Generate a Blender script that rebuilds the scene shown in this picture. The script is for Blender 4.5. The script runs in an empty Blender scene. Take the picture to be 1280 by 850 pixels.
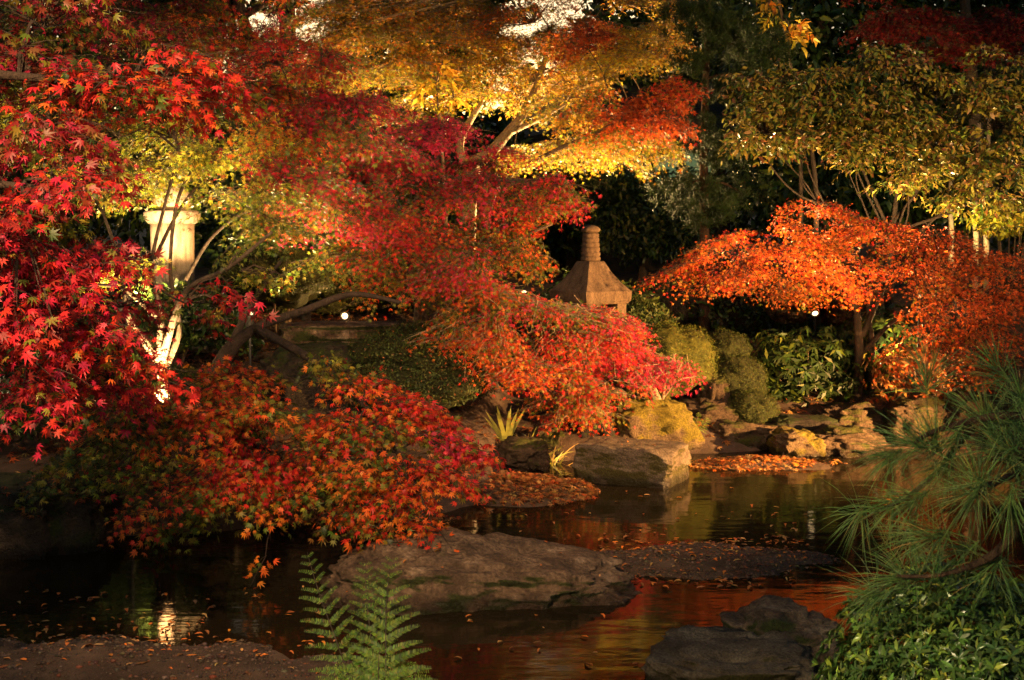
import bpy, bmesh, math, random
import numpy as np
from mathutils import Vector, Matrix, noise as mnoise

R = math.radians
rng = np.random.default_rng(7)
random.seed(7)
scene = bpy.context.scene
col = scene.collection

# ------------------------------------------------------------------ camera
FPX, PXW, PXH = 1600.0, 1280.0, 850.0
CAM_H, PITCH = 1.6, math.atan(125 / 1600.0)
cam_data = bpy.data.cameras.new('camera')
cam_data.sensor_width = 36.0
cam_data.lens = 36.0 * FPX / PXW
cam_data.clip_start, cam_data.clip_end = 0.05, 600.0
cam_data.dof.use_dof = True
cam_data.dof.focus_distance = 6.5
cam_data.dof.aperture_fstop = 20.0
cam = bpy.data.objects.new('camera', cam_data)
col.objects.link(cam)
cam.location = (0, 0, CAM_H)
cam.rotation_euler = (R(90) - PITCH, 0, 0)
scene.camera = cam

# ------------------------------------------------------------------ sky, sun, exposure
SUN_EL, SUN_ROT = R(7.0), R(-4.0)
world = bpy.data.worlds.new('World')
scene.world = world
world.use_nodes = True
wnt = world.node_tree
bg = wnt.nodes['Background']
sky = wnt.nodes.new('ShaderNodeTexSky')
sky.sky_type = 'NISHITA'
sky.sun_disc = False
sky.sun_elevation = SUN_EL
sky.sun_rotation = SUN_ROT
sky.air_density, sky.dust_density, sky.ozone_density = 1.0, 1.0, 1.0
wnt.links.new(sky.outputs[0], bg.inputs[0])
bg.inputs[1].default_value = 0.058
sun_d = bpy.data.lights.new('sun', 'SUN')
sun_d.energy, sun_d.angle, sun_d.color = 0.12, R(0.5), (1.0, 0.8, 0.6)
sun = bpy.data.objects.new('sun', sun_d)
col.objects.link(sun)
sdir = Vector((math.sin(SUN_ROT) * math.cos(SUN_EL), math.cos(SUN_ROT) * math.cos(SUN_EL), math.sin(SUN_EL)))
sun.rotation_euler = sdir.to_track_quat('Z', 'Y').to_euler()

vs = scene.view_settings
vs.view_transform, vs.look, vs.exposure, vs.gamma = 'Standard', 'None', 0.4, 1.0
vs.use_curve_mapping = False
cy = scene.cycles
cy.use_denoising = True
try:
    cy.denoiser = 'OPENIMAGEDENOISE'
    cy.denoising_input_passes = 'RGB_ALBEDO_NORMAL'
except Exception:
    pass
cy.max_bounces, cy.diffuse_bounces, cy.glossy_bounces = 6, 3, 3
cy.transmission_bounces, cy.transparent_max_bounces = 4, 4
cy.sample_clamp_indirect = 4.0
cy.use_adaptive_sampling = True
cy.adaptive_threshold = 0.02


# ------------------------------------------------------------------ helpers
def at(px, py, d):
    """World point seen at pixel (px, py) of the 1280x850 frame, at world distance y = d."""
    u, v = (px - PXW / 2) / FPX, (PXH / 2 - py) / FPX
    s, c = math.sin(PITCH), math.cos(PITCH)
    dx, dy, dz = u, v * s + c, v * c - s
    t = d / dy
    return Vector((dx * t, d, CAM_H + dz * t))


def on_plane(px, py, z=0.0):
    p = at(px, py, 1.0)
    t = (z - CAM_H) / (p.z - CAM_H)
    return Vector((p.x * t, t, z))


def m_px(n, d):
    return n * d / FPX


def setp(o, label=None, cat=None, group=None, kind=None):
    if label:
        o['label'] = label
    if cat:
        o['category'] = cat
    if group:
        o['group'] = group
    if kind:
        o['kind'] = kind
    return o


def empty(name, loc, label=None, cat=None, group=None):
    o = bpy.data.objects.new(name, None)
    col.objects.link(o)
    o.location = loc
    o.empty_display_size = 0.1
    return setp(o, label, cat, group)


def link_mesh(name, me, mat=None, parent=None, smooth=False):
    o = bpy.data.objects.new(name, me)
    col.objects.link(o)
    if mat:
        me.materials.append(mat)
    if parent is not None:
        o.parent = parent
        pl = parent.location if parent.parent is None else Vector((0, 0, 0))   # parts are built in world coordinates
        o.matrix_parent_inverse = Matrix.Translation(-pl)
    if smooth and len(me.polygons):
        me.polygons.foreach_set('use_smooth', [True] * len(me.polygons))
    return o


def np_mesh(name, V, Fc, colors=None):
    """V (N,3); Fc (M,k) constant-size faces; colors (N,3) per point."""
    me = bpy.data.meshes.new(name)
    n, (m, k) = len(V), Fc.shape
    me.vertices.add(n)
    me.vertices.foreach_set('co', np.asarray(V, np.float32).ravel())
    me.loops.add(m * k)
    me.loops.foreach_set('vertex_index', np.asarray(Fc, np.int32).ravel())
    me.polygons.add(m)
    me.polygons.foreach_set('loop_start', np.arange(0, m * k, k, dtype=np.int32))
    me.polygons.foreach_set('loop_total', np.full(m, k, np.int32))
    if colors is not None:
        a = me.attributes.new('tint', 'FLOAT_COLOR', 'POINT')
        c4 = np.ones((n, 4), np.float32)
        c4[:, :3] = colors
        a.data.foreach_set('color', c4.ravel())
    me.update()
    me.validate()
    return me


class MB:
    """Collects vertices and faces of any size into one mesh."""

    def __init__(self):
        self.v, self.f = [], []

    def add(self, verts, faces):
        b = len(self.v)
        self.v.extend([tuple(p) for p in verts])
        self.f.extend([tuple(i + b for i in f) for f in faces])

    def tube(self, pts, radii, n=8, cap=True, wob=0.0):
        pts = [Vector(p) for p in pts]
        b = len(self.v)
        prev = None
        for i, p in enumerate(pts):
            t = (pts[min(i + 1, len(pts) - 1)] - pts[max(i - 1, 0)])
            t = t.normalized() if t.length > 1e-9 else Vector((0, 0, 1))
            ref = prev if prev is not None else (Vector((1, 0, 0)) if abs(t.x) < 0.8 else Vector((0, 1, 0)))
            s = (ref - t * ref.dot(t))
            s = s.normalized() if s.length > 1e-6 else t.orthogonal().normalized()
            prev = s
            w = t.cross(s)
            for k in range(n):
                a = 2 * math.pi * k / n
                r = radii[i] * (1 + (random.uniform(-wob, wob) if wob else 0))
                self.v.append(tuple(p + s * (math.cos(a) * r) + w * (math.sin(a) * r)))
        for i in range(len(pts) - 1):
            for k in range(n):
                a, c = b + i * n + k, b + i * n + (k + 1) % n
                self.f.append((a, c, c + n, a + n))
        if cap:
            self.f.append(tuple(b + k for k in range(n))[::-1])
            e = b + (len(pts) - 1) * n
            self.f.append(tuple(e + k for k in range(n)))

    def lathe(self, c, prof, n=32):
        b = len(self.v)
        for r, z in prof:
            for k in range(n):
                a = 2 * math.pi * k / n
                self.v.append((c[0] + r * math.cos(a), c[1] + r * math.sin(a), c[2] + z))
        for i in range(len(prof) - 1):
            for k in range(n):
                a, d = b + i * n + k, b + i * n + (k + 1) % n
                self.f.append((a, d, d + n, a + n))
        self.f.append(tuple(b + k for k in range(n))[::-1])
        e = b + (len(prof) - 1) * n
        self.f.append(tuple(e + k for k in range(n)))

    def ngon_lathe(self, c, prof, n, rot):
        b = len(self.v)
        for r, z in prof:
            for k in range(n):
                a = 2 * math.pi * k / n + rot
                self.v.append((c[0] + r * math.cos(a), c[1] + r * math.sin(a), c[2] + z))
        for i in range(len(prof) - 1):
            for k in range(n):
                a, d = b + i * n + k, b + i * n + (k + 1) % n
                self.f.append((a, d, d + n, a + n))
        self.f.append(tuple(b + k for k in range(n))[::-1])
        e = b + (len(prof) - 1) * n
        self.f.append(tuple(e + k for k in range(n)))

    def box(self, lo, hi, M=None):
        x0, y0, z0 = lo
        x1, y1, z1 = hi
        vs_ = [Vector(p) for p in ((x0, y0, z0), (x1, y0, z0), (x1, y1, z0), (x0, y1, z0), (x0, y0, z1), (x1, y0, z1), (x1, y1, z1), (x0, y1, z1))]
        if M is not None:
            vs_ = [M @ p for p in vs_]
        self.add(vs_, [(0, 3, 2, 1), (4, 5, 6, 7), (0, 1, 5, 4), (1, 2, 6, 5), (2, 3, 7, 6), (3, 0, 4, 7)])

    def build(self, name, mat, parent=None, smooth=False, bevel=0.0):
        me = bpy.data.meshes.new(name)
        me.from_pydata(self.v, [], self.f)
        me.update()
        if bevel:
            bm = bmesh.new()
            bm.from_mesh(me)
            bmesh.ops.bevel(bm, geom=bm.edges[:], offset=bevel, segments=2, affect='EDGES', profile=0.6)
            bm.to_mesh(me)
            bm.free()
        return link_mesh(name, me, mat, parent, smooth)


def spline(ctrl, per=6):
    """Catmull-Rom through (point, radius) pairs."""
    P = [Vector(p) for p, _ in ctrl]
    Q = [r for _, r in ctrl]
    out, rad = [], []
    for i in range(len(P) - 1):
        p0, p1, p2, p3 = P[max(i - 1, 0)], P[i], P[i + 1], P[min(i + 2, len(P) - 1)]
        for k in range(per):
            t = k / per
            out.append(0.5 * ((2 * p1) + (p2 - p0) * t + (2 * p0 - 5 * p1 + 4 * p2 - p3) * t * t + (3 * p1 - p0 - 3 * p2 + p3) * t ** 3))
            rad.append(Q[i] + (Q[i + 1] - Q[i]) * t)
    out.append(P[-1])
    rad.append(Q[-1])
    return out, rad


# ------------------------------------------------------------------ materials
def new_mat(name):
    m = bpy.data.materials.new(name)
    m.use_nodes = True
    nt = m.node_tree
    for n in list(nt.nodes):
        nt.nodes.remove(n)
    out = nt.nodes.new('ShaderNodeOutputMaterial')
    return m, nt, out


def N(nt, t, **kw):
    n = nt.nodes.new(t)
    for k, v in kw.items():
        setattr(n, k, v)
    return n


def ramp(nt, fac, stops):
    r = N(nt, 'ShaderNodeValToRGB')
    e = r.color_ramp.elements
    while len(e) > 1:
        e.remove(e[-1])
    e[0].position, e[0].color = stops[0][0], (*stops[0][1], 1)
    for p, c in stops[1:]:
        q = e.new(p)
        q.color = (*c, 1)
    nt.links.new(fac, r.inputs[0])
    return r.outputs[0]


def leaf_mat(name, trans=0.42, rough=0.45, spec=0.35):
    m, nt, out = new_mat(name)
    a = N(nt, 'ShaderNodeAttribute', attribute_name='tint')
    nz = N(nt, 'ShaderNodeTexNoise')
    nz.inputs['Scale'].default_value = 55
    g = N(nt, 'ShaderNodeNewGeometry')
    nt.links.new(g.outputs['Position'], nz.inputs['Vector'])
    mr = N(nt, 'ShaderNodeMapRange')
    mr.inputs['To Min'].default_value, mr.inputs['To Max'].default_value = 0.7, 1.3
    nt.links.new(nz.outputs[0], mr.inputs[0])
    mul = N(nt, 'ShaderNodeVectorMath', operation='SCALE')
    nt.links.new(a.outputs['Color'], mul.inputs[0])
    nt.links.new(mr.outputs[0], mul.inputs['Scale'])
    p = N(nt, 'ShaderNodeBsdfPrincipled')
    p.inputs['Roughness'].default_value = rough
    p.inputs['Specular IOR Level'].default_value = spec
    tr = N(nt, 'ShaderNodeBsdfTranslucent')
    mx = N(nt, 'ShaderNodeMixShader')
    mx.inputs[0].default_value = trans
    nt.links.new(mul.outputs[0], p.inputs['Base Color'])
    nt.links.new(mul.outputs[0], tr.inputs['Color'])
    nt.links.new(p.outputs[0], mx.inputs[1])
    nt.links.new(tr.outputs[0], mx.inputs[2])
    nt.links.new(mx.outputs[0], out.inputs[0])
    return m


def rough_mat(name, stops, scale=6.0, bump=0.5, bscale=25.0, rough=0.9, moss=None, spec=0.25, stretch=None, dist=0.02, wet=False):
    """Two-scale noise colour with bump; moss=(colour, amount) grows on patches that face up."""
    m, nt, out = new_mat(name)
    g = N(nt, 'ShaderNodeNewGeometry')
    vec = g.outputs['Position']
    if stretch:
        mp = N(nt, 'ShaderNodeMapping')
        mp.inputs['Scale'].default_value = stretch
        nt.links.new(vec, mp.inputs['Vector'])
        vec = mp.outputs[0]
    n1 = N(nt, 'ShaderNodeTexNoise')
    n1.inputs['Scale'].default_value, n1.inputs['Detail'].default_value, n1.inputs['Roughness'].default_value = scale, 8, 0.65
    nt.links.new(vec, n1.inputs['Vector'])
    c = ramp(nt, n1.outputs[0], stops)
    n2 = N(nt, 'ShaderNodeTexNoise')
    n2.inputs['Scale'].default_value, n2.inputs['Detail'].default_value, n2.inputs['Roughness'].default_value = bscale, 9, 0.7
    nt.links.new(vec, n2.inputs['Vector'])
    n3 = N(nt, 'ShaderNodeTexNoise')
    n3.inputs['Scale'].default_value, n3.inputs['Detail'].default_value = bscale * 4, 4
    nt.links.new(vec, n3.inputs['Vector'])
    # fine value grain
    mr = N(nt, 'ShaderNodeMapRange')
    mr.inputs['From Min'].default_value, mr.inputs['From Max'].default_value = 0.3, 0.7
    mr.inputs['To Min'].default_value, mr.inputs['To Max'].default_value = 0.55, 1.35
    nt.links.new(n3.outputs[0], mr.inputs[0])
    sc = N(nt, 'ShaderNodeVectorMath', operation='SCALE')
    nt.links.new(c, sc.inputs[0])
    nt.links.new(mr.outputs[0], sc.inputs['Scale'])
    colour = sc.outputs[0]
    if moss:
        sep = N(nt, 'ShaderNodeSeparateXYZ')
        nt.links.new(g.outputs['Normal'], sep.inputs[0])
        nm = N(nt, 'ShaderNodeTexNoise')
        nm.inputs['Scale'].default_value, nm.inputs['Detail'].default_value = 5.0, 6
        nt.links.new(g.outputs['Position'], nm.inputs['Vector'])
        ad = N(nt, 'ShaderNodeMath', operation='MULTIPLY_ADD')
        nt.links.new(sep.outputs[2], ad.inputs[0])
        ad.inputs[1].default_value = moss[2] if len(moss) > 2 else 0.25
        nt.links.new(nm.outputs[0], ad.inputs[2])
        fr = N(nt, 'ShaderNodeMapRange')
        fr.inputs['From Min'].default_value = 1.0 - moss[1]
        fr.inputs['From Max'].default_value = 1.12 - moss[1]
        nt.links.new(ad.outputs[0], fr.inputs[0])
        mm = N(nt, 'ShaderNodeMix', data_type='RGBA')
        nt.links.new(fr.outputs[0], mm.inputs[0])
        nt.links.new(colour, mm.inputs[6])
        ms = N(nt, 'ShaderNodeVectorMath', operation='SCALE')
        ms.inputs[0].default_value = moss[0]
        nt.links.new(mr.outputs[0], ms.inputs['Scale'])
        nt.links.new(ms.outputs[0], mm.inputs[7])
        colour = mm.outputs[2]
    rsock = None
    if wet:     # stone soaked by the pond: a ragged band just above the waterline
        sp = N(nt, 'ShaderNodeSeparateXYZ')
        nt.links.new(g.outputs['Position'], sp.inputs[0])
        wz = N(nt, 'ShaderNodeMath', operation='MULTIPLY_ADD')
        nt.links.new(n2.outputs[0], wz.inputs[0])
        wz.inputs[1].default_value = -0.09
        nt.links.new(sp.outputs[2], wz.inputs[2])
        wf = N(nt, 'ShaderNodeMapRange')
        wf.inputs['From Min'].default_value, wf.inputs['From Max'].default_value = -0.01, 0.03
        nt.links.new(wz.outputs[0], wf.inputs[0])
        wm = N(nt, 'ShaderNodeMapRange')
        wm.inputs['To Min'].default_value, wm.inputs['To Max'].default_value = 0.35, 1.0
        nt.links.new(wf.outputs[0], wm.inputs[0])
        ws = N(nt, 'ShaderNodeVectorMath', operation='SCALE')
        nt.links.new(colour, ws.inputs[0])
        nt.links.new(wm.outputs[0], ws.inputs['Scale'])
        colour = ws.outputs[0]
        wr = N(nt, 'ShaderNodeMapRange')
        wr.inputs['To Min'].default_value, wr.inputs['To Max'].default_value = 0.3, rough
        nt.links.new(wf.outputs[0], wr.inputs[0])
        rsock = wr.outputs[0]
    b1 = N(nt, 'ShaderNodeBump')
    b1.inputs['Strength'].default_value, b1.inputs['Distance'].default_value = bump, dist
    nt.links.new(n2.outputs[0], b1.inputs['Height'])
    b2 = N(nt, 'ShaderNodeBump')
    b2.inputs['Strength'].default_value, b2.inputs['Distance'].default_value = bump, dist * 0.25
    nt.links.new(n3.outputs[0], b2.inputs['Height'])
    nt.links.new(b1.outputs[0], b2.inputs['Normal'])
    p = N(nt, 'ShaderNodeBsdfPrincipled')
    p.inputs['Roughness'].default_value, p.inputs['Specular IOR Level'].default_value = rough, spec
    nt.links.new(colour, p.inputs['Base Color'])
    if rsock:
        nt.links.new(rsock, p.inputs['Roughness'])
    nt.links.new(b2.outputs[0], p.inputs['Normal'])
    nt.links.new(p.outputs[0], out.inputs[0])
    return m


def glow_mat(name, colour, strength):
    m, nt, out = new_mat(name)
    e = N(nt, 'ShaderNodeEmission')
    e.inputs[0].default_value, e.inputs[1].default_value = (*colour, 1), strength
    nt.links.new(e.outputs[0], out.inputs[0])
    return m


M_LEAF = leaf_mat('maple_leaf')
M_GLOSSY_LEAF = leaf_mat('glossy_leaf', 0.15, 0.28, 0.5)
M_NEEDLE = leaf_mat('pine_needle', 0.12, 0.45, 0.4)
M_DRY = leaf_mat('dry_leaf', 0.15, 0.6, 0.3)
M_BARK = rough_mat('maple_bark', [(0.3, (0.05, 0.033, 0.022)), (0.7, (0.16, 0.115, 0.075))], 14, 0.6, 40, 0.9, stretch=(1, 1, 0.35))
M_DARK_BARK = rough_mat('dark_bark', [(0.3, (0.025, 0.017, 0.012)), (0.7, (0.075, 0.052, 0.036))], 14, 0.7, 40, 0.9, stretch=(1, 1, 0.35))
M_PALE_BARK = rough_mat('pale_bark', [(0.3, (0.16, 0.11, 0.065)), (0.7, (0.36, 0.27, 0.17))], 14, 0.5, 40, 0.85, stretch=(1, 1, 0.35))
M_PINE_BARK = rough_mat('pine_bark', [(0.3, (0.03, 0.016, 0.010)), (0.7, (0.12, 0.065, 0.038))], 18, 0.9, 45, 0.95, stretch=(1, 1, 0.4))
M_ROCK = rough_mat('river_rock', [(0.3, (0.03, 0.019, 0.011)), (0.46, (0.10, 0.064, 0.039)), (0.57, (0.20, 0.135, 0.085)), (0.68, (0.36, 0.27, 0.19))], 5.5, 1.0, 14, 0.7,
                   moss=((0.040, 0.050, 0.009), 0.60, -0.22), spec=0.35, dist=0.04, wet=True)
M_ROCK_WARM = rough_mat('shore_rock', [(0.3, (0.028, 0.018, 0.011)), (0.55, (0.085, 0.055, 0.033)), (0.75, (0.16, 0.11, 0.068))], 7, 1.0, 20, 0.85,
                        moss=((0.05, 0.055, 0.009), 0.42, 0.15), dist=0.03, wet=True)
M_ROCK_MOSS = rough_mat('mossy_rock', [(0.3, (0.07, 0.045, 0.025)), (0.7, (0.23, 0.16, 0.09))], 7, 1.0, 22, 0.9, moss=((0.17, 0.135, 0.018), 0.55, 0.12), dist=0.03, wet=True)
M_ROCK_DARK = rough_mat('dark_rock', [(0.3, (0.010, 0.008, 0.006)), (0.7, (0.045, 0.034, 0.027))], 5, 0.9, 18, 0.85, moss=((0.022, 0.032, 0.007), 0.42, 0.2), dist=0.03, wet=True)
M_BLOCK = rough_mat('stone_block', [(0.3, (0.05, 0.035, 0.022)), (0.52, (0.12, 0.09, 0.06)), (0.72, (0.21, 0.165, 0.115))], 8, 0.9, 26, 0.85, moss=((0.05, 0.042, 0.010), 0.56, -0.25), dist=0.02, wet=True)
M_PILLAR = rough_mat('pale_granite', [(0.3, (0.17, 0.125, 0.085)), (0.5, (0.40, 0.33, 0.24)), (0.75, (0.52, 0.44, 0.33))], 9, 0.5, 60, 0.85, stretch=(2.2, 2.2, 0.45), dist=0.008)
M_LANTERN = rough_mat('lantern_stone', [(0.3, (0.055, 0.034, 0.02)), (0.7, (0.18, 0.12, 0.07))], 14, 0.9, 45, 0.9, stretch=(1, 1, 0.35), dist=0.015)
M_METAL = rough_mat('black_metal', [(0.4, (0.02, 0.02, 0.02)), (0.6, (0.035, 0.033, 0.03))], 8, 0.1, 40, 0.5)
M_WOOD = rough_mat('dark_timber', [(0.3, (0.02, 0.014, 0.01)), (0.7, (0.06, 0.045, 0.03))], 8, 0.4, 30, 0.8)
M_ROOF = rough_mat('roof_tile', [(0.3, (0.02, 0.02, 0.02)), (0.7, (0.05, 0.05, 0.05))], 8, 0.4, 30, 0.7)
M_LENS = glow_mat('lamp_lens', (1.0, 0.66, 0.30), 4.5)
M_SCREEN = glow_mat('lit_screen', (0.60, 0.85, 0.38), 0.13)


def P(*cw):
    c = np.array([x[0] for x in cw], float)
    w = np.array([x[1] for x in cw], float)
    return c, w / w.sum()


CR, CR2, DKR = (0.50, 0.022, 0.034), (0.44, 0.020, 0.060), (0.23, 0.022, 0.020)
MAG, PINK = (0.50, 0.028, 0.095), (0.60, 0.045, 0.085)
RED, ORR, ORG = (0.58, 0.038, 0.022), (0.66, 0.125, 0.022), (0.68, 0.21, 0.025)
GOLD, YEL, YG = (0.62, 0.34, 0.03), (0.70, 0.50, 0.05), (0.42, 0.44, 0.04)
OLV, GRN, DGR = (0.22, 0.19, 0.025), (0.11, 0.15, 0.022), (0.035, 0.065, 0.015)
BRK, BRN, TAN = (0.40, 0.075, 0.012), (0.20, 0.085, 0.03), (0.40, 0.24, 0.09)
PAL = {
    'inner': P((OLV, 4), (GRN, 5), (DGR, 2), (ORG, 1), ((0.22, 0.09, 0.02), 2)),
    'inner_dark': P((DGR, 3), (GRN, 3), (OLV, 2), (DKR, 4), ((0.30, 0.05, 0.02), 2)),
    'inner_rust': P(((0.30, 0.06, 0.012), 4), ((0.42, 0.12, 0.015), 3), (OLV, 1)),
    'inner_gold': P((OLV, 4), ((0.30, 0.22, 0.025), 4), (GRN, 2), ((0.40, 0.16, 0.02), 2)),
    'crimson': P((CR, 5), (CR2, 4), (RED, 2.5), (DKR, 4), (OLV, .8)),
    'crimson_olive': P((CR, 4), (CR2, 2), (DKR, 2), (OLV, 2), (GRN, 1)),
    'dusk_red': P((DKR, 5), (CR2, 2), (OLV, 2), (BRN, 2)),
    'bright_red': P((RED, 6), (CR, 3), (ORR, 2), (OLV, 1)),
    'orange_red': P((ORR, 4), (RED, 4), (ORG, 2), (OLV, 1)),
    'orange_olive': P((ORR, 3), (ORG, 2), (OLV, 3), (GRN, 2), (RED, 1)),
    'red_olive': P((RED, 3), (CR, 2), (OLV, 3), (GRN, 1), (ORR, 1)),
    'pink_red': P((PINK, 4), (CR, 3), (RED, 3), (MAG, 2), (OLV, .8), (ORR, 1)),
    'magenta': P((MAG, 5), (PINK, 4), (CR, 3)),
    'olive': P((OLV, 4), (GRN, 4), (YG, 2), (CR, 0.6)),
    'olive_green': P((GRN, 5), (OLV, 3), (DGR, 2)),
    'lime': P((YG, 5), (YEL, 2), (OLV, 2), (GRN, 1)),
    'lime_orange': P((YG, 3), (YEL, 2), (ORG, 3), (ORR, 2)),
    'gold': P((GOLD, 5), (YEL, 3), (ORG, 2), (OLV, 1)),
    'yellow': P((YEL, 6), (GOLD, 3), (YG, 1)),
    'gold_orange': P((GOLD, 4), (ORG, 3), (ORR, .6), (OLV, 2), ((0.36, 0.20, 0.02), 2)),
    'gold_olive': P((GOLD, 3), (OLV, 3), (YG, 3), (ORG, 1)),
    'orange': P((ORG, 4), (ORR, 4), (GOLD, 1)),
    'bright_orange': P((ORR, 5), (ORG, 3), (RED, 2)),
    'brick': P(((0.50, 0.075, 0.012), 5), (ORR, 3), (BRN, 1), (DKR, .6)),
    'deep_red': P((DKR, 5), ((0.25, 0.02, 0.01), 3), (BRN, 1)),
    'evergreen': P((DGR, 5), ((0.025, 0.045, 0.012), 3), (GRN, 1)),
    'broadleaf': P((GRN, 3), (OLV, 4), ((0.26, 0.19, 0.03), 4), (TAN, 1.2), (BRN, 1.8), (DGR, 2)),
    'azalea': P(((0.045, 0.09, 0.02), 5), ((0.075, 0.13, 0.028), 4), ((0.15, 0.21, 0.035), 1)),
    'azalea_tip': P(((0.22, 0.30, 0.04), 3), ((0.36, 0.40, 0.06), 1.2), ((0.10, 0.17, 0.035), 5)),
    'clipped': P(((0.035, 0.055, 0.012), 5), ((0.06, 0.075, 0.015), 3), (BRN, 0.3)),
    'moss_shrub': P(((0.10, 0.115, 0.012), 5), ((0.06, 0.08, 0.012), 4), ((0.15, 0.14, 0.02), 1.5)),
    'olive_shrub': P(((0.042, 0.055, 0.008), 5), ((0.028, 0.042, 0.008), 4), ((0.075, 0.08, 0.012), 1.5)),
    'litter': P((BRN, 5), ((0.28, 0.11, 0.03), 4), (TAN, 1.5), ((0.32, 0.06, 0.015), 2), ((0.08, 0.045, 0.025), 4)),
    'litter_bright': P(((0.42, 0.14, 0.03), 5), (TAN, 3), (ORG, 2), (BRN, 3)),
    'fern': P(((0.16, 0.26, 0.03), 4), ((0.25, 0.33, 0.04), 3), ((0.09, 0.15, 0.025), 2), ((0.30, 0.2, 0.05), .3)),
    'pine': P(((0.03, 0.055, 0.010), 5), ((0.05, 0.08, 0.014), 2), ((0.018, 0.034, 0.008), 3)),
    'needle': P(((0.06, 0.12, 0.03), 5), ((0.11, 0.17, 0.04), 3), ((0.22, 0.17, 0.04), 0.5)),
    'dry_shrub': P((BRN, 4), ((0.36, 0.15, 0.04), 4), (TAN, 2), (BRK, 2), (OLV, 1)),
}


def pick(pal, n):
    c, w = PAL[pal]
    out = c[rng.choice(len(c), n, p=w)]
    j = rng.normal(1, 0.16, (n, 1)).clip(0.6, 1.5)
    return (out * j * rng.normal(1, 0.10, (n, 3)).clip(0.7, 1.3)).clip(0.002, 0.85)


# ------------------------------------------------------------------ leaf templates (t along leaf, b across, n normal)
def maple_template(lobes):
    V, Fq = [(0, 0, 0)], []
    for ang, ln in lobes:
        a = R(ang)
        d, s = (math.cos(a), math.sin(a)), (-math.sin(a), math.cos(a))
        w = 0.115 if ln > 0.6 else 0.10
        k = 0.42 * ln
        b = len(V)
        V += [(d[0] * k - s[0] * w, d[1] * k - s[1] * w, -0.02), (d[0] * ln, d[1] * ln, -0.16 * ln), (d[0] * k + s[0] * w, d[1] * k + s[1] * w, -0.02)]
        Fq.append((0, b, b + 1, b + 2))
    return np.array(V, float), np.array(Fq, int)


LEAF7 = maple_template([(0, 1.0), (38, 0.92), (-38, 0.92), (78, 0.70), (-78, 0.70), (122, 0.40), (-122, 0.40)])
LEAF5 = maple_template([(0, 1.0), (46, 0.88), (-46, 0.88), (96, 0.58), (-96, 0.58)])
LANCE = (np.array([(0, 0, 0), (0.45, -0.15, 0.03), (1.0, 0, -0.10), (0.45, 0.15, 0.03), (0.45, 0, -0.02)], float), np.array([(0, 1, 4, 4), (4, 1, 2, 2), (0, 4, 3, 3), (4, 2, 3, 3)], int))
LANCE = (np.array([(0, 0, 0), (0.4, -0.16, 0.04), (1.0, 0, -0.12), (0.4, 0.16, 0.04)], float), np.array([(0, 1, 2, 3)], int))
OVAL = (np.array([(0, 0, 0), (0.3, -0.2, 0.05), (0.72, -0.17, 0.03), (1.0, 0, -0.10), (0.72, 0.17, 0.03), (0.3, 0.2, 0.05), (0.5, 0, -0.01)], float),
        np.array([(0, 1, 2, 6), (2, 3, 4, 6), (0, 6, 4, 5)], int))


NARROW = (OVAL[0] * np.array([1, .72, 1]), OVAL[1])


def unit(a):
    return a / np.maximum(np.linalg.norm(a, axis=1, keepdims=True), 1e-9)


def leaves_mesh(name, pos, t, n, size, colors, tmpl):
    TV, TF = tmpl
    t = unit(t)
    b = unit(np.cross(n, t))
    n = np.cross(t, b)
    curl, wid = rng.uniform(.1, 3.6, len(pos))[:, None, None], rng.uniform(.7, 1.15, len(pos))[:, None, None]
    skew = rng.normal(0, .12, len(pos))[:, None, None]
    V = pos[:, None, :] + size[:, None, None] * ((TV[None, :, 0:1] + skew * TV[None, :, 1:2]) * t[:, None, :] + TV[None, :, 1:2] * wid * b[:, None, :] + TV[None, :, 2:3] * curl * n[:, None, :])
    k = len(TV)
    Fc = (TF[None, :, :] + (np.arange(len(pos)) * k)[:, None, None]).reshape(-1, TF.shape[1])
    C = np.repeat(colors, k, axis=0)
    return np_mesh(name, V.reshape(-1, 3), Fc, C)


class Leaves:
    def __init__(self):
        self.p, self.t, self.n, self.s, self.c = [], [], [], [], []

    def add(self, p, t, n, s, c):
        self.p.append(p); self.t.append(t); self.n.append(n); self.s.append(s); self.c.append(c)

    def build(self, name, mat, tmpl, parent):
        me = leaves_mesh(name, np.concatenate(self.p), np.concatenate(self.t), np.concatenate(self.n), np.concatenate(self.s), np.concatenate(self.c), tmpl)
        return link_mesh(name, me, mat, parent)


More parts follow.
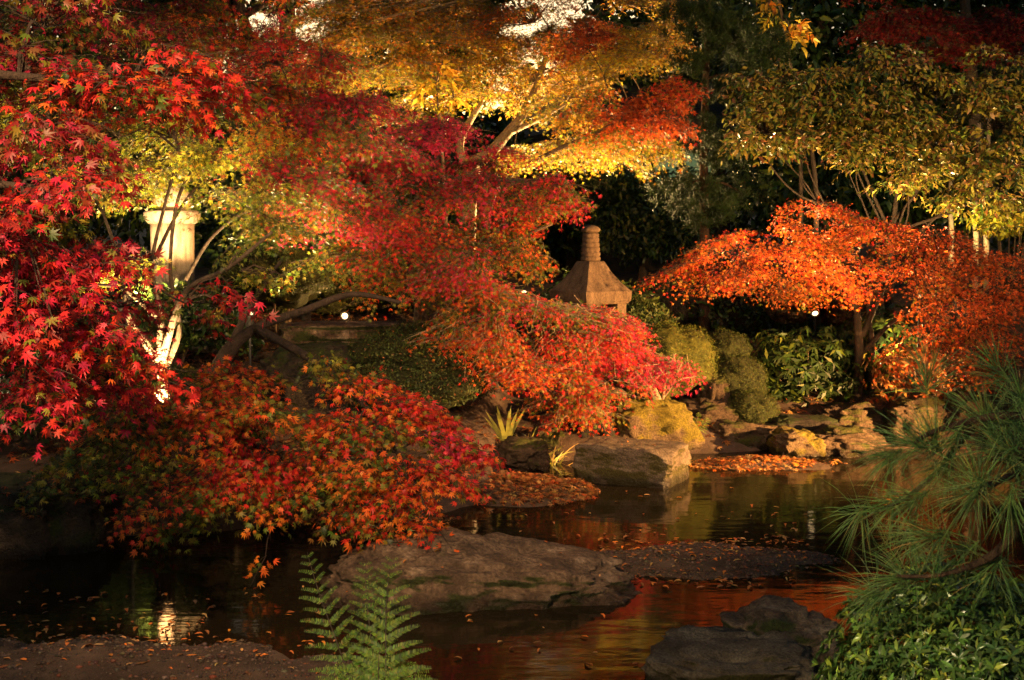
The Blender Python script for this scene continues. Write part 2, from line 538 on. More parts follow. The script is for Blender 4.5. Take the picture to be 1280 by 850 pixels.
def spray_pad(L, twigs, c, rx, ry, rz, root, n, pal, size, droop=0.6, twig_r=0.0018, sprig=0.2, per=11, inner=None, slope=0.3, thick=.55):
    """A flat spray of maple foliage: twigs fanning away from `root`, leaves in pairs along each."""
    ns = max(3, int(n / per))
    c = np.array(c); root = np.array(root)
    u = rng.normal(size=(int(ns * 2.2), 3))
    u = unit(u) * (rng.random((len(u), 1)) ** 0.42)
    w = c + u * np.array([rx, ry, rz]) * 1.12
    clump = np.array([mnoise.noise(Vector((q[0] * 3.2, q[1] * 3.2, q[2] * 7.5))) for q in w]) + rng.normal(0, .13, len(u))
    u = u[np.argsort(-clump)[:ns]] * 1.12
    off = u * np.array([rx, ry, rz * thick])
    off[:, 2] -= droop * rz * (u[:, 0] ** 2 + u[:, 1] ** 2)
    o2 = (c - root)[:2]
    o2 = o2 / (np.linalg.norm(o2) + 1e-6)
    off[:, 2] -= slope * (off[:, :2] @ o2)          # sprays dip away from the limb that carries them
    S = c + off
    d = S - root
    d[:, 2] *= 0.25
    d = unit(d) + rng.normal(0, 0.42, (ns, 3)) * np.array([1, 1, 0.35])
    d[:, 2] -= 0.22
    d = unit(d)
    up = np.zeros((ns, 3)); up[:, 2] = 1
    up += rng.normal(0, 0.30, (ns, 3))
    side = unit(np.cross(up, d))
    Ls = sprig * rng.uniform(0.6, 1.25, ns)
    tone = rng.normal(1, 0.13, (ns, 1)).clip(0.65, 1.4)
    k = per
    f = (np.arange(k) + 0.5) / k
    sg = np.where(np.arange(k) % 2 == 0, 1.0, -1.0)
    pos = S[:, None, :] + d[:, None, :] * ((f - 0.5)[None, :, None] * Ls[:, None, None]) + side[:, None, :] * (sg * 0.028)[None, :, None]
    pos = pos + rng.normal(0, 0.014, pos.shape)
    pos[:, :, 2] -= (f ** 2)[None, :] * 0.05
    t = d[:, None, :] * 0.55 + side[:, None, :] * (sg * 0.75)[None, :, None] + rng.normal(0, 0.38, pos.shape)
    t[:, :, 2] -= 0.38
    nn = np.repeat(unit(up)[:, None, :], k, 1) + rng.normal(0, 0.55, pos.shape)
    nn[:, :, 1] -= 0.08
    cc = pick(pal, ns * k)
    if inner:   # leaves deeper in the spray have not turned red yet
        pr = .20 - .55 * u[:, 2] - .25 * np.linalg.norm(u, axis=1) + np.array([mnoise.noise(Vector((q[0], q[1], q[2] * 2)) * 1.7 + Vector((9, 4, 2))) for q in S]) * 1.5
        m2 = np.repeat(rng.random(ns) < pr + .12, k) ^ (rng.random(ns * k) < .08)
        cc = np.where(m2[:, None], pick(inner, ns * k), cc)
    cc = cc * np.repeat(tone, k, 0)
    m = ns * k
    L.add(pos.reshape(m, 3), t.reshape(m, 3), nn.reshape(m, 3), size * rng.uniform(0.65, 1.2, m), cc)
    if twigs is not None:
        for i in range(ns):
            a = S[i] - d[i] * Ls[i] * 0.55
            b = S[i] + d[i] * Ls[i] * 0.5
            twigs.tube([a, (a + b) / 2 + np.array([0, 0, 0.008]), b], [twig_r, twig_r * 0.8, twig_r * 0.4], 3, False)
            if i % 3 == 0:
                mid = (root + a) / 2 + np.array([0, 0, 0.03])
                twigs.tube([root, mid, a], [twig_r * 2.2, twig_r * 1.6, twig_r], 3, False)


DENS = 1.8


def tree(name, label, cat, trunk_ctrl, limbs, pads, leaf, size, dr=0.35, group=None, bark=None, mat=None, density=1.0, sprig=0.2, twig=0.0018, trunk_n=10, inner=None, slope=0.3, thick=.55):
    """trunk_ctrl / limbs: lists of (px, py, d, radius). pads: (px, py, rx, rz, d, n, palette[, ry])."""
    bark = bark or M_BARK
    base = at(*trunk_ctrl[0][:3])
    root = empty(name, base, label, cat, group)
    skel = []
    pts, rad = spline([(at(a, b, d), r) for a, b, d, r in trunk_ctrl])
    tb = MB()
    tb.tube(pts, rad, trunk_n, wob=0.06)
    tb.build('trunk', bark, root, True)
    skel += pts[len(pts) // 3:]
    for lc in limbs:
        p2, r2 = spline([(at(a, b, d), r) for a, b, d, r in lc])
        lb = MB()
        lb.tube(p2, r2, 8, wob=0.05)
        lb.build('limb', bark, root, True)
        skel += p2
    L, tw = Leaves(), MB()
    for pd in pads:
        px, py, rx, rz, d, n, pal = pd[:7]
        ry = pd[7] if len(pd) > 7 else dr
        c = at(px, py, d)
        near = min(skel, key=lambda q: (q - c).length)
        e = near - c
        RX, RZ = m_px(rx, d), m_px(rz, d)
        s = math.sqrt((e.x / RX) ** 2 + (e.y / ry) ** 2 + (e.z / RZ) ** 2) + 1e-6
        rt = c + e * min(0.8, 0.8 / s)
        mid = (near + rt) / 2 + Vector((0, 0, 0.06 + 0.05 * e.length))
        p3, r3 = spline([(near, 0.004 + 0.005 * min(e.length, 1.5)), (mid, 0.005), (rt, 0.0035), (c, 0.002)], 4)
        tw.tube(p3, r3, 5, False)
        spray_pad(L, tw, c, RX, ry, RZ, rt, int(n * density * DENS), pal, size, sprig=sprig, twig_r=twig, inner=inner, slope=slope, thick=thick)
    tw.build('twigs', bark, root)
    L.build('crown', mat or M_LEAF, leaf, root)
    return root


# ------------------------------------------------------------------ ground and water
SHORE = [(-40, 7.6), (-6, 7.0), (-2.62, 6.60), (-2.1, 6.85), (-1.37, 7.05), (-0.45, 7.4), (-0.18, 7.9), (-0.05, 8.95), (0.3, 9.15), (0.6, 9.3), (1.5, 9.55), (2.0, 9.75), (2.7, 9.85), (3.7, 9.3), (4.6, 7.8), (5.4, 5.0), (6.5, 2.0), (40, 1.0)]
SX, SY = np.array([p[0] for p in SHORE]), np.array([p[1] for p in SHORE])


def vnoise(x, y, s, seed=0):
    return mnoise.fractal(Vector((x * s + seed, y * s - seed, seed * 1.7)), 1.0, 2.0, 4)


def ground_z(x, y, fine=True):
    s = y - float(np.interp(x, SX, SY))
    wob = 0.10 * vnoise(x, y, 1.3, 3) if fine else 0
    s += wob
    if s < 0:
        z = max(-0.35, s * 0.5)
    else:
        z = 0.10 * min(1, s / 0.25) + 0.20 * min(s, 4.2) + 0.045 * max(0, min(s - 4.2, 40))
    # near bank under the camera
    nb = 3.15 + (0.25 if x < 0 else 0.0) - y + max(0, (x - 0.5)) * 0.55
    if nb > 0:
        z = max(z, min(0.16, -0.1 + nb * 0.7))
    # gravel bars that break the surface, and the leaf spit
    for cx, cyy, rx, ry, h in ((0.95, 6.32, 0.62, 0.36, 0.045), (-1.75, 4.45, 1.25, 0.60, 0.05), (0.05, 8.05, 0.42, 0.42, 0.07), (0.42, 8.02, 0.12, 0.10, 0.06), (1.75, 9.0, 0.55, 0.22, 0.035)):
        q = ((x - cx) / rx) ** 2 + ((y - cyy) / ry) ** 2
        if q < 4:
            z = max(z, (h + 0.02) * (1 - q * 0.75) - 0.02 + 0.02 * vnoise(x, y, 3, 5))
    if fine:
        z += 0.02 * vnoise(x, y, 4.0, 9)
    return z


def build_ground():
    xs = np.concatenate([np.linspace(-90, -8, 16), np.arange(-7.5, 7.6, 0.09), np.linspace(8, 90, 16)])
    ys = np.concatenate([np.linspace(-30, 0, 8), np.arange(0.6, 3.0, 0.3), np.arange(3.0, 14.0, 0.09), np.linspace(14.5, 130, 26)])
    V = np.array([(x, y, ground_z(x, y)) for y in ys for x in xs])
    nx, ny = len(xs), len(ys)
    i = np.arange(nx * ny).reshape(ny, nx)
    Fc = np.stack([i[:-1, :-1], i[:-1, 1:], i[1:, 1:], i[1:, :-1]], -1).reshape(-1, 4)
    m = rough_mat('garden_soil', [(0.3, (0.03, 0.02, 0.014)), (0.5, (0.07, 0.046, 0.032)), (0.7, (0.12, 0.082, 0.058))], 5, 0.8, 60, 0.95, moss=((0.035, 0.045, 0.01), 0.02, 0.2), dist=0.012)
    o = link_mesh('ground', np_mesh('ground', V, Fc), m, None, True)
    setp(o, kind='structure')


build_ground()


def build_water():
    m, nt, out = new_mat('pond_water')
    g = N(nt, 'ShaderNodeNewGeometry')
    mp = N(nt, 'ShaderNodeMapping')
    mp.inputs['Scale'].default_value = (0.8, 2.2, 1)
    nt.links.new(g.outputs['Position'], mp.inputs['Vector'])
    n1 = N(nt, 'ShaderNodeTexNoise')
    n1.inputs['Scale'].default_value, n1.inputs['Detail'].default_value = 3.2, 3
    nt.links.new(mp.outputs[0], n1.inputs['Vector'])
    b = N(nt, 'ShaderNodeBump')
    b.inputs['Strength'].default_value, b.inputs['Distance'].default_value = 0.22, 0.012
    nt.links.new(n1.outputs[0], b.inputs['Height'])
    p = N(nt, 'ShaderNodeBsdfPrincipled')
    p.inputs['Base Color'].default_value = (0.010, 0.0075, 0.004, 1)
    p.inputs['Roughness'].default_value = 0.06
    p.inputs['IOR'].default_value = 1.33
    p.inputs['Specular IOR Level'].default_value = 0.2
    nt.links.new(b.outputs[0], p.inputs['Normal'])
    nt.links.new(p.outputs[0], out.inputs[0])
    V = np.array([(-60, -20, 0), (60, -20, 0), (60, 12, 0), (-60, 12, 0)], float)
    o = link_mesh('water', np_mesh('water', V, np.array([[0, 1, 2, 3]])), m)
    setp(o, kind='structure')


build_water()


# ------------------------------------------------------------------ rocks
def rock(name, label, px0, px1, py0, py1, d, depth, mat, boxy=0.8, rough=0.10, seed=1, cuts=(), sub=5, sink=0.25, rot=0.0, cat='rock', group=None, shape=None, crease=4.0):
    """A boulder filling pixels px0..px1 by py0..py1 with its centre at distance d."""
    c = at((px0 + px1) / 2, (py0 + py1) / 2, d)
    hx, hz = m_px(px1 - px0, d) / 2, m_px(py1 - py0, d) / 2
    bm = bmesh.new()
    bmesh.ops.create_icosphere(bm, subdivisions=sub, radius=1.0)
    M = Matrix.Rotation(rot, 3, 'Z')
    for v in bm.verts:
        p = v.co.normalized()
        q = Vector([math.copysign(abs(a) ** boxy, a) for a in p])
        for nrm, h, k in cuts:
            nv = Vector(nrm).normalized()
            e = q.dot(nv) - h
            if e > 0:
                q -= nv * e * k
        sv = Vector((p.x + seed * 3.1, p.y - seed, p.z + seed * 0.7))
        f = mnoise.fractal(sv * 1.4, 1.0, 2.0, 5) * rough * 1.4 + (0.35 - abs(mnoise.noise(sv * 2.6))) * rough * 0.9 + mnoise.fractal(sv * 6.0, 0.8, 2.0, 5) * rough * 0.45 - max(0, 0.08 - abs(mnoise.noise(sv * 1.9 + Vector((7, 3, 1))))) * rough * crease
        q = q * (1 + f)
        if shape:
            q = shape(q)
        w = M @ Vector((q.x * hx, q.y * depth, 0))
        v.co = Vector((w.x, w.y, q.z * hz if q.z > 0 else q.z * hz * (1 + sink)))
    me = bpy.data.meshes.new(name)
    bm.to_mesh(me)
    bm.free()
    o = link_mesh(name, me, mat, None, True)
    o.location = c
    return setp(o, label, cat, group)


ROCKLEAF = []


def big_shape(q):
    # long wedge: high on the left and centre, sloping down to a blunt nose on the right
    x = q.x
    top = 1.25 - max(0, x - 0.15) * 0.60 - max(0, -x - 0.55) * 0.30
    z = q.z * top if q.z > 0 else q.z * (1.0 - 0.35 * max(0, x))
    return Vector((x, q.y * (1 - 0.25 * max(0, x)), z))


BIG = rock('boulder', 'large low grey boulder with moss on its front face in the pond', 388, 796, 676, 806, 5.75, 0.42, M_ROCK, 0.88, 0.15, 4,
     cuts=(((0.30, -0.28, 1), 0.66, 0.75), ((-0.5, -0.2, 1), 0.74, 0.7), ((0.12, -1, 0.5), 0.72, 0.7), ((-0.8, -0.7, 0.2), 0.85, 0.6)), sub=6, sink=0.2, shape=big_shape)
def cut_block(name, label, px, py, w, h, d, depth, rot, mat):
    c = at(px, py, d)
    hx, hz = m_px(w, d) / 2, m_px(h, d) / 2
    bm = bmesh.new()
    bmesh.ops.create_cube(bm, size=2.0)
    bmesh.ops.subdivide_edges(bm, edges=bm.edges[:], cuts=47, use_grid_fill=True)
    M = Matrix.Rotation(rot, 3, 'Z')
    for v in bm.verts:
        q = v.co.copy()
        # worn arrises, uneven faces, one broken corner
        m = sorted((abs(q.x), abs(q.y), abs(q.z)))
        e = max(0, m[1] - .86) / .14
        q *= 1 - .055 * e * e - (.05 * max(0, m[0] - .8) / .2)
        n1 = mnoise.fractal(q * 1.1 + Vector((3, 8, 1)), 1, 2, 4) * .045 + mnoise.fractal(q * 4.5, .8, 2, 5) * .028
        q *= 1 + n1
        if q.z > 0:
            q.z *= 1 - .03 * q.x - .02 * q.y
            q.x *= 1 + .05 * (1 - q.z)
        b = q.x * .7 + q.z * .9 - q.y * .5 - 1.72
        if b > 0:
            q -= Vector((.7, -.5, .9)) * b * .55
        w_ = M @ Vector((q.x * hx, q.y * depth, 0))
        v.co = Vector((w_.x, w_.y, q.z * hz if q.z > 0 else q.z * hz * 1.4))
    me = bpy.data.meshes.new(name)
    bm.to_mesh(me)
    bm.free()
    o = link_mesh(name, me, mat, None, True)
    o.location = c
    return setp(o, label, name.replace('_', ' '))


BLOCK = cut_block('stone_block', 'squared stone block with flat top and golden lit right end', 790, 582, 126, 58, 8.5, .24, R(-24), M_BLOCK)
rock('boulder', 'golden mossy boulder behind the squared stone block', 760, 872, 496, 566, 9.75, 0.28, M_ROCK_MOSS, 0.75, 0.17, 7, cuts=(((0.8, -0.2, 0.6), 0.75, 0.7),))
rock('rock', 'pale rounded rock under the grass tuft at the waterline', 622, 684, 550, 584, 8.9, 0.2, M_ROCK_WARM, 0.70, 0.24, 9, sub=5)
rock('rock', 'warm upright rock between grass tuft and dark inlet', 664, 702, 534, 576, 9.25, 0.15, M_ROCK_WARM, 0.65, 0.24, 11, sub=5)
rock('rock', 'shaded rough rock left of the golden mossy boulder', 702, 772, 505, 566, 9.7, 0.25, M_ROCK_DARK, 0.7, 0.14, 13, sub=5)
rock('rock', 'yellow mossy low rock at the leaf strip by the far shore', 966, 1022, 538, 572, 9.45, 0.2, M_ROCK_MOSS, 0.75, 0.24, 15, sub=5)
rock('rock', 'long tan rock beside the yellow mossy rock on the far shore', 1010, 1100, 534, 570, 9.55, 0.22, M_ROCK_WARM, 0.80, 0.24, 17, sub=5)
rock('rock', 'dark flat slab lying behind the yellow mossy rock', 962, 1046, 520, 552, 9.95, 0.2, M_ROCK_DARK, 0.5, 0.10, 19, sub=5)
rock('rock', 'pale upright stone leaning between the mossy mounds', 872, 908, 468, 512, 10.3, 0.15, M_ROCK_WARM, 0.70, 0.24, 21, sub=5, rot=0.3)
rock('rock', 'flat brown rock at the water edge below the clipped mounds', 880, 968, 527, 560, 9.9, 0.22, M_ROCK_WARM, 0.70, 0.24, 23, sub=5)
rock('rock', 'brown mossy rock above the small green fern', 858, 935, 498, 540, 10.15, 0.2, M_ROCK_WARM, 0.75, 0.24, 25, sub=5)
rock('rock', 'reddish rock under the dark broadleaf shrub', 1030, 1110, 505, 548, 10.1, 0.22, M_ROCK_WARM, 0.75, 0.24, 27, sub=5)
rock('rock', 'rounded brown rock at the foot of the dry brown shrub', 1108, 1190, 500, 548, 9.9, 0.22, M_ROCK_WARM, 0.75, 0.24, 29, sub=5)
rock('rock', 'reddish boulder under the brick red leaves right of the dry shrub', 1190, 1280, 490, 550, 9.8, 0.25, M_ROCK_WARM, 0.75, 0.24, 31, sub=5)
rock('boulder', 'long grey slab in the front water left of the azalea', 815, 1015, 794, 890, 4.55, 0.22, M_BLOCK, 0.6, 0.20, 33, sub=5, cuts=(((0, -0.2, 1), 0.7, 0.8),))
rock('boulder', 'humped grey boulder behind the long slab in front water', 900, 1036, 758, 850, 4.85, 0.22, M_ROCK, 0.8, 0.20, 36, sub=5)
BANK = rock('boulder', 'dark squared bank stone at the left edge topped with fallen leaves', -120, 136, 602, 712, 6.75, 0.4, M_ROCK_DARK, 0.5, 0.13, 37, sub=5)
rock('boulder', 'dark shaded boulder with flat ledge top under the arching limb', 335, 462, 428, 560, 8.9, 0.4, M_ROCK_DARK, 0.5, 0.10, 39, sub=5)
rock('rock', 'thin pale ledge stone lying below the small glowing lamp', 352, 520, 403, 428, 9.3, 0.25, M_ROCK, 0.5, 0.10, 41, sub=5)
rock('rock', 'lit mossy wall stone under the orange maple', 955, 1020, 350, 392, 11.8, 0.3, M_ROCK_WARM, 0.70, 0.24, 43, sub=5)
rock('rock', 'mossy dark wall stone right of the lit one under the orange maple', 1018, 1075, 345, 400, 12.0, 0.3, M_ROCK_WARM, 0.70, 0.24, 45, sub=5)
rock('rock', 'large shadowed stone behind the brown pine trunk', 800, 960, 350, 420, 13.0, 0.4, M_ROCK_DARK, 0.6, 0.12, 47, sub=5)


# ------------------------------------------------------------------ stone lantern, pillar, small stone furniture
def stone_lantern():
    d = 10.2
    s = d / FPX
    c = at(738, 372, d)          # eave level, centre
    gz = ground_z(c.x, c.y)
    root = empty('stone_lantern', (c.x, c.y, gz), 'square stone lantern with steep pyramid roof and ringed spire', 'stone lantern')
    rot = R(45 + 36 - 90)
    side = 72 * s
    k = side / math.sqrt(2)
    z0 = c.z - gz
    o = (c.x, c.y, gz)
    m = MB(); m.ngon_lathe(o, [(k * .95, -0.05), (k * .95, .10), (k * .8, .14)], 6, 0.2); m.build('base', M_LANTERN, root, bevel=.008)
    m = MB(); m.lathe(o, [(.085, .14), (.08, z0 * .35), (.085, z0 * .52)], 20); m.build('post', M_LANTERN, root, True)
    m = MB(); m.ngon_lathe(o, [(k * .6, z0 * .52), (k * .85, z0 * .58), (k * .85, z0 * .64)], 4, rot); m.build('platform', M_LANTERN, root, bevel=.006)
    # fire box: four corner posts with openings
    M = Matrix.Translation(Vector(o)) @ Matrix.Rotation(rot + R(45), 4, 'Z')
    w, t = side * .34, side * .10
    for sx in (-1, 1):
        for sy in (-1, 1):
            fb = MB()
            fb.box((sx * w - t, sy * w - t, z0 * .64 + .002), (sx * w + t, sy * w + t, z0 - .045), M)
            fb.build('corner_post', M_LANTERN, root)
    rf = MB()
    e = .055
    rf.ngon_lathe(o, [(k * .93, z0 - .045), (k * 1.0, z0 - .02), (k * 1.03, z0 + e), (k * .97, z0 + e + .012), (k * .74, z0 + e + 37 * s * .30), (k * .52, z0 + e + 37 * s * .63), (k * .37, z0 + e + 37 * s * .95), (k * .33, z0 + e + 37 * s)], 4, rot)
    roof = rf.build('roof', M_LANTERN, root, bevel=.006)
    z1 = z0 + e + 37 * s
    prof = [(.06, z1)]
    zz = z1
    for i in range(6):
        r = .080 - .0028 * i
        prof += [(r * .92, zz + .002), (r, zz + .012), (r, zz + .026), (r * .92, zz + .036)]
        zz += .037
    sp = MB(); sp.lathe(o, prof, 24)
    sp.build('spire', M_LANTERN, root, True)
    cp = MB(); cp.lathe(o, [(.04, zz), (.072, zz + .012), (.078, zz + .03), (.06, zz + .05), (.01, zz + .065)], 24); cp.build('finial', M_LANTERN, root, True)


stone_lantern()


def stone_pillar():
    d = 10.3
    s = d / FPX
    c = at(215, 264, d)
    gz = ground_z(c.x, c.y) - .05
    root = empty('stone_pillar', (c.x, c.y, gz), 'pale round stone pillar with rim and domed cap lit from below', 'stone pillar')
    z = c.z - gz
    o = (c.x, c.y, gz)
    r = 26.5 * s
    m = MB(); m.lathe(o, [(r * 1.0, 0), (r * .99, z * .4), (r * 1.0, z * .8), (r * 1.02, z - 16 * s)], 48); m.build('shaft', M_PILLAR, root, True)
    m = MB(); R2 = 34.5 * s
    m.lathe(o, [(r * 1.05, z - 16 * s + .001), (R2 * .93, z - 13 * s), (R2, z - 9 * s), (R2, z - 2 * s), (R2 * .97, z), (R2 * .6, z + 2 * s)], 48); m.build('rim', M_PILLAR, root, True)
    m = MB(); m.lathe(o, [(23 * s, z + 2 * s + .001), (25 * s, z + 8 * s), (24 * s, z + 18 * s), (19 * s, z + 27 * s), (10 * s, z + 33 * s), (2 * s, z + 35 * s)], 40); m.build('cap', M_PILLAR, root, True)


stone_pillar()


def small_post(px, py0, py1, w, d, label):
    a = at(px, py1, d)
    h = m_px(py1 - py0, d)
    r = m_px(w, d) / 2
    root = empty('stone_post', a, label, 'post')
    m = MB(); m.lathe(a, [(r, -.15), (r, h * .9), (r * .98, h * .96)], 20); m.build('shaft', M_BLOCK, root, True)
    m = MB(); m.lathe(a, [(r * 1.08, h * .96), (r * 1.08, h * .99), (r * .7, h * 1.03)], 20); m.build('cap', M_BLOCK, root, True)


small_post(383, 386, 416, 12, 9.8, 'short grey stone post left of the small glowing lamp')
small_post(353, 394, 416, 8, 9.9, 'thin low stone post nearest the leaning trunk')


def pedestal():
    d = 10.0
    c = at(268, 420, d)
    root = empty('stone_pedestal', c, 'low pale squared stone pedestal right of the round pillar', 'stone pedestal')
    w = m_px(26, d)
    m = MB(); m.box((c.x - w, c.y - .15, c.z - .25), (c.x + w, c.y + .15, c.z + .16)); m.build('block', M_PILLAR, root, bevel=.012)
    m = MB(); m.box((c.x - w * 1.12, c.y - .18, c.z + .163), (c.x + w * 1.12, c.y + .18, c.z + .215)); m.build('top_slab', M_PILLAR, root, bevel=.012)


pedestal()


# ------------------------------------------------------------------ garden house far behind
def garden_house():
    d = 18.5
    c = at(800, 260, d)
    gz = ground_z(c.x, c.y)
    root = empty('garden_house', (c.x, c.y, gz), 'dark timber garden house with pale green lit panels behind the trees', 'garden house')
    o = Vector((c.x, c.y, gz))
    M = Matrix.Translation(o) @ Matrix.Rotation(R(18), 4, 'Z')
    H = at(820, 178, d).z - gz
    m = MB()
    m.box((-1.1, 0.1, 0), (1.5, 2.0, H - .05), M); m.build('wall', M_WOOD, root)
    for i, (x0, x1, z0, z1) in enumerate(((-0.62, 0.12, H - .55, H - .18), (0.22, 0.62, H - .55, H - .18), (0.70, 1.15, H - .45, H - .12))):
        f = MB()
        f.box((x0 - .05, .02, z0 - .05), (x1 + .05, .08, z0), M)
        f.box((x0 - .05, .02, z1), (x1 + .05, .08, z1 + .05), M)
        f.box((x0 - .05, .022, z0 + .001), (x0, .078, z1 - .001), M)
        f.box((x1, .022, z0 + .001), (x1 + .05, .078, z1 - .001), M)
        nb = 1
        for k in range(1, nb):
            xx = x0 + (x1 - x0) * k / nb
            f.box((xx - .012, .03, z0 + .001), (xx + .012, .06, z1 - .001), M)
        fo = f.build('window', M_WOOD, root)
        pn = MB(); pn.box((x0, .065, z0), (x1, .075, z1), M); pn.build('pane', M_SCREEN, fo)
    rf = MB()
    v = [(-1.6, -.55, H - .12), (2.0, -.55, H - .12), (2.0, 2.5, H - .12), (-1.6, 2.5, H - .12), (-1.6, -.55, H + 0.0), (2.0, -.55, H + 0.0), (2.0, 2.5, H + 0.0), (-1.6, 2.5, H + 0.0), (-.8, 1.0, H + .9), (1.2, 1.0, H + .9)]
    rf.add([M @ Vector(p) for p in v], [(0, 3, 2, 1), (0, 1, 5, 4), (1, 2, 6, 5), (2, 3, 7, 6), (3, 0, 4, 7), (4, 5, 9, 8), (5, 6, 9), (6, 7, 8, 9), (7, 4, 8)])
    # lift the roof above the panels
    rf.v = [(x, y, z + 0.06) for x, y, z in rf.v]
    rf.build('roof', M_ROOF, root)


garden_house()


# ------------------------------------------------------------------ garden spotlights and added fill lamps
def spotlight(px, py, d, target, watts, label, cone=100, blend=0.6, colour=(1.0, 0.62, 0.28), loc=None, size=0.04, ground=True, lens_face=True):
    p = Vector(loc) if loc is not None else at(px, py, d)
    t = Vector(target)
    gz = ground_z(p.x, p.y)
    root = empty('garden_spotlight', (p.x, p.y, min(gz, p.z)), label, 'garden lamp', 'garden spotlights')
    dr = (t - p).normalized()
    q = dr.to_track_quat('Z', 'Y').to_matrix().to_4x4()
    M = Matrix.Translation(p) @ q
    h = MB(); h.lathe((0, 0, 0), [(.022, -.13), (.034, -.11), (.036, -.02), (.044, -.01), (.044, .012), (.039, .012), (.037, .002)], 20)
    h.v = [tuple(M @ Vector(v)) for v in h.v]
    hs = h.build('housing', M_METAL, root, True)
    l = MB(); l.lathe((0, 0, 0), [(.026, .0035), (.018, .007), (.004, .009)], 20)
    l.v = [tuple(M @ Vector(v)) for v in l.v]
    l.build('lens', M_LENS, root, True)
    s = MB(); s.tube([(p.x, p.y, min(gz, p.z) - .08), (p.x, p.y, p.z - .03) if p.z - .03 > gz else (p.x, p.y, p.z - .01), p - dr * .06], [.009, .009, .009], 8)
    s.build('stake', M_METAL, root)
    ld = bpy.data.lights.new('spot', 'SPOT')
    ld.energy, ld.color, ld.spot_size, ld.spot_blend, ld.shadow_soft_size = watts, colour, R(cone), blend, size
    lo = bpy.data.objects.new('spot_light', ld)
    col.objects.link(lo)
    lo.parent = root
    lo.matrix_parent_inverse = Matrix.Translation(-root.location)
    lo.matrix_world = Matrix.Translation(p + dr * .03) @ (-dr).to_track_quat('Z', 'Y').to_matrix().to_4x4()
    lo.location = p + dr * .03
    lo.rotation_euler = (-dr).to_track_quat('Z', 'Y').to_euler()
    return root


WARM = (1.0, 0.56, 0.20)
GOLDL = (1.0, 0.62, 0.25)
spotlight(192, 516, 7.35, at(215, 230, 8.3), 520, 'bright spotlight at the foot of the left multi stemmed maple', 110, colour=(1, .64, .28))
spotlight(158, 376, 8.9, at(222, 268, 10.3), 560, 'added spotlight behind the left maple aimed at the round pillar', 60, colour=(1, .60, .26))  # extra lamp put in to brighten the pillar beyond the trunk spotlight
spotlight(312, 392, 8.7, at(290, 110, 7.9), 300, 'added spotlight hidden under the yellow green leaves right of the pillar', 115, colour=(1, .70, .30))  # uplight added so the yellow green crown glows from behind
spotlight(431, 395, 10.8, at(440, 400, 7.0) + Vector((0, 0, .5)), 30, 'small round lamp glowing toward the pond on the upper left bank', 130, colour=WARM)
spotlight(655, 365, 14.3, at(660, 40, 13.0), 2500, 'spotlight hidden below the gold maple behind the red leaves', 120, colour=GOLDL)
spotlight(0, 0, 0, at(900, 500, 9.4), 4600, 'floodlight on the right bank beyond the pine', 62, loc=(4.7, 7.3, 0.75), colour=(1, .50, .16))
spotlight(0, 0, 0, at(1120, 190, 11.2), 1800, 'added unseen tall floodlight on the right bank facing the olive tree', 36, loc=(4.3, 3.8, 3.4), colour=(1, .60, .24))  # added out of view to light the olive crown from the front
spotlight(1019, 392, 11.3, at(985, 270, 10.5), 420, 'white spotlight among dark leaves under the orange maple', 84, colour=WARM)
spotlight(1098, 455, 10.9, at(1200, 350, 10.1), 210, 'spotlight right of the orange maple trunk aimed at the brick red leaves', 120, colour=WARM)
spotlight(1150, 352, 10.6, at(1120, 130, 11.4), 260, 'spotlight at the base of the olive broadleaf tree', 130, colour=GOLDL)
spotlight(1215, 330, 13.2, at(1215, 250, 14.0), 60, 'spotlight at the pale stems behind the orange maple', 110, colour=(1, .75, .3))
spotlight(0, 0, 0, at(400, 540, 6.3), 1250, 'added unseen tall fill light behind the near bank facing the low orange maple', 46, loc=(-0.85, 1.4, 3.6), colour=(1, .60, .30))  # unseen lamp added to light the low maple's sprays from above
spotlight(0, 0, 0, at(110, 340, 4.2), 40, 'added unseen fill light behind the near left bank facing the crimson maple', 100, loc=(-0.2, 0.2, 1.2), colour=(1, .66, .45))  # unseen fill, added to lift the crimson leaves and left bank
spotlight(0, 0, 0, at(620, 770, 4.4), 150, 'added unseen fill light on the near bank facing the fern and large boulder', 80, loc=(-0.8, 1.0, 2.0), colour=(1, .74, .42))  # fill added out of view to brighten the fern and boulder front
spotlight(0, 0, 0, at(455, 800, 3.5), 36, 'added unseen low fill light on the near bank facing the fern', 30, loc=(-0.95, 1.7, 1.25), colour=(1, .80, .46))  # another unseen fill, added for the fern alone
spotlight(0, 0, 0, at(1170, 840, 2.4), 150, 'added unseen fill light on the near bank facing the azalea bush', 42, loc=(-0.5, 0.6, 1.9), colour=(1, .78, .42))  # invented lamp out of view that brightens the azalea leaves
spotlight(0, 0, 0, at(640, 350, 8.8), 1250, 'added unseen tall fill light on the near right bank facing the pink red maple', 42, loc=(3.2, 1.6, 4.4), colour=(1, .60, .34))  # added on a tall unseen pole to top-light the pink red tiers

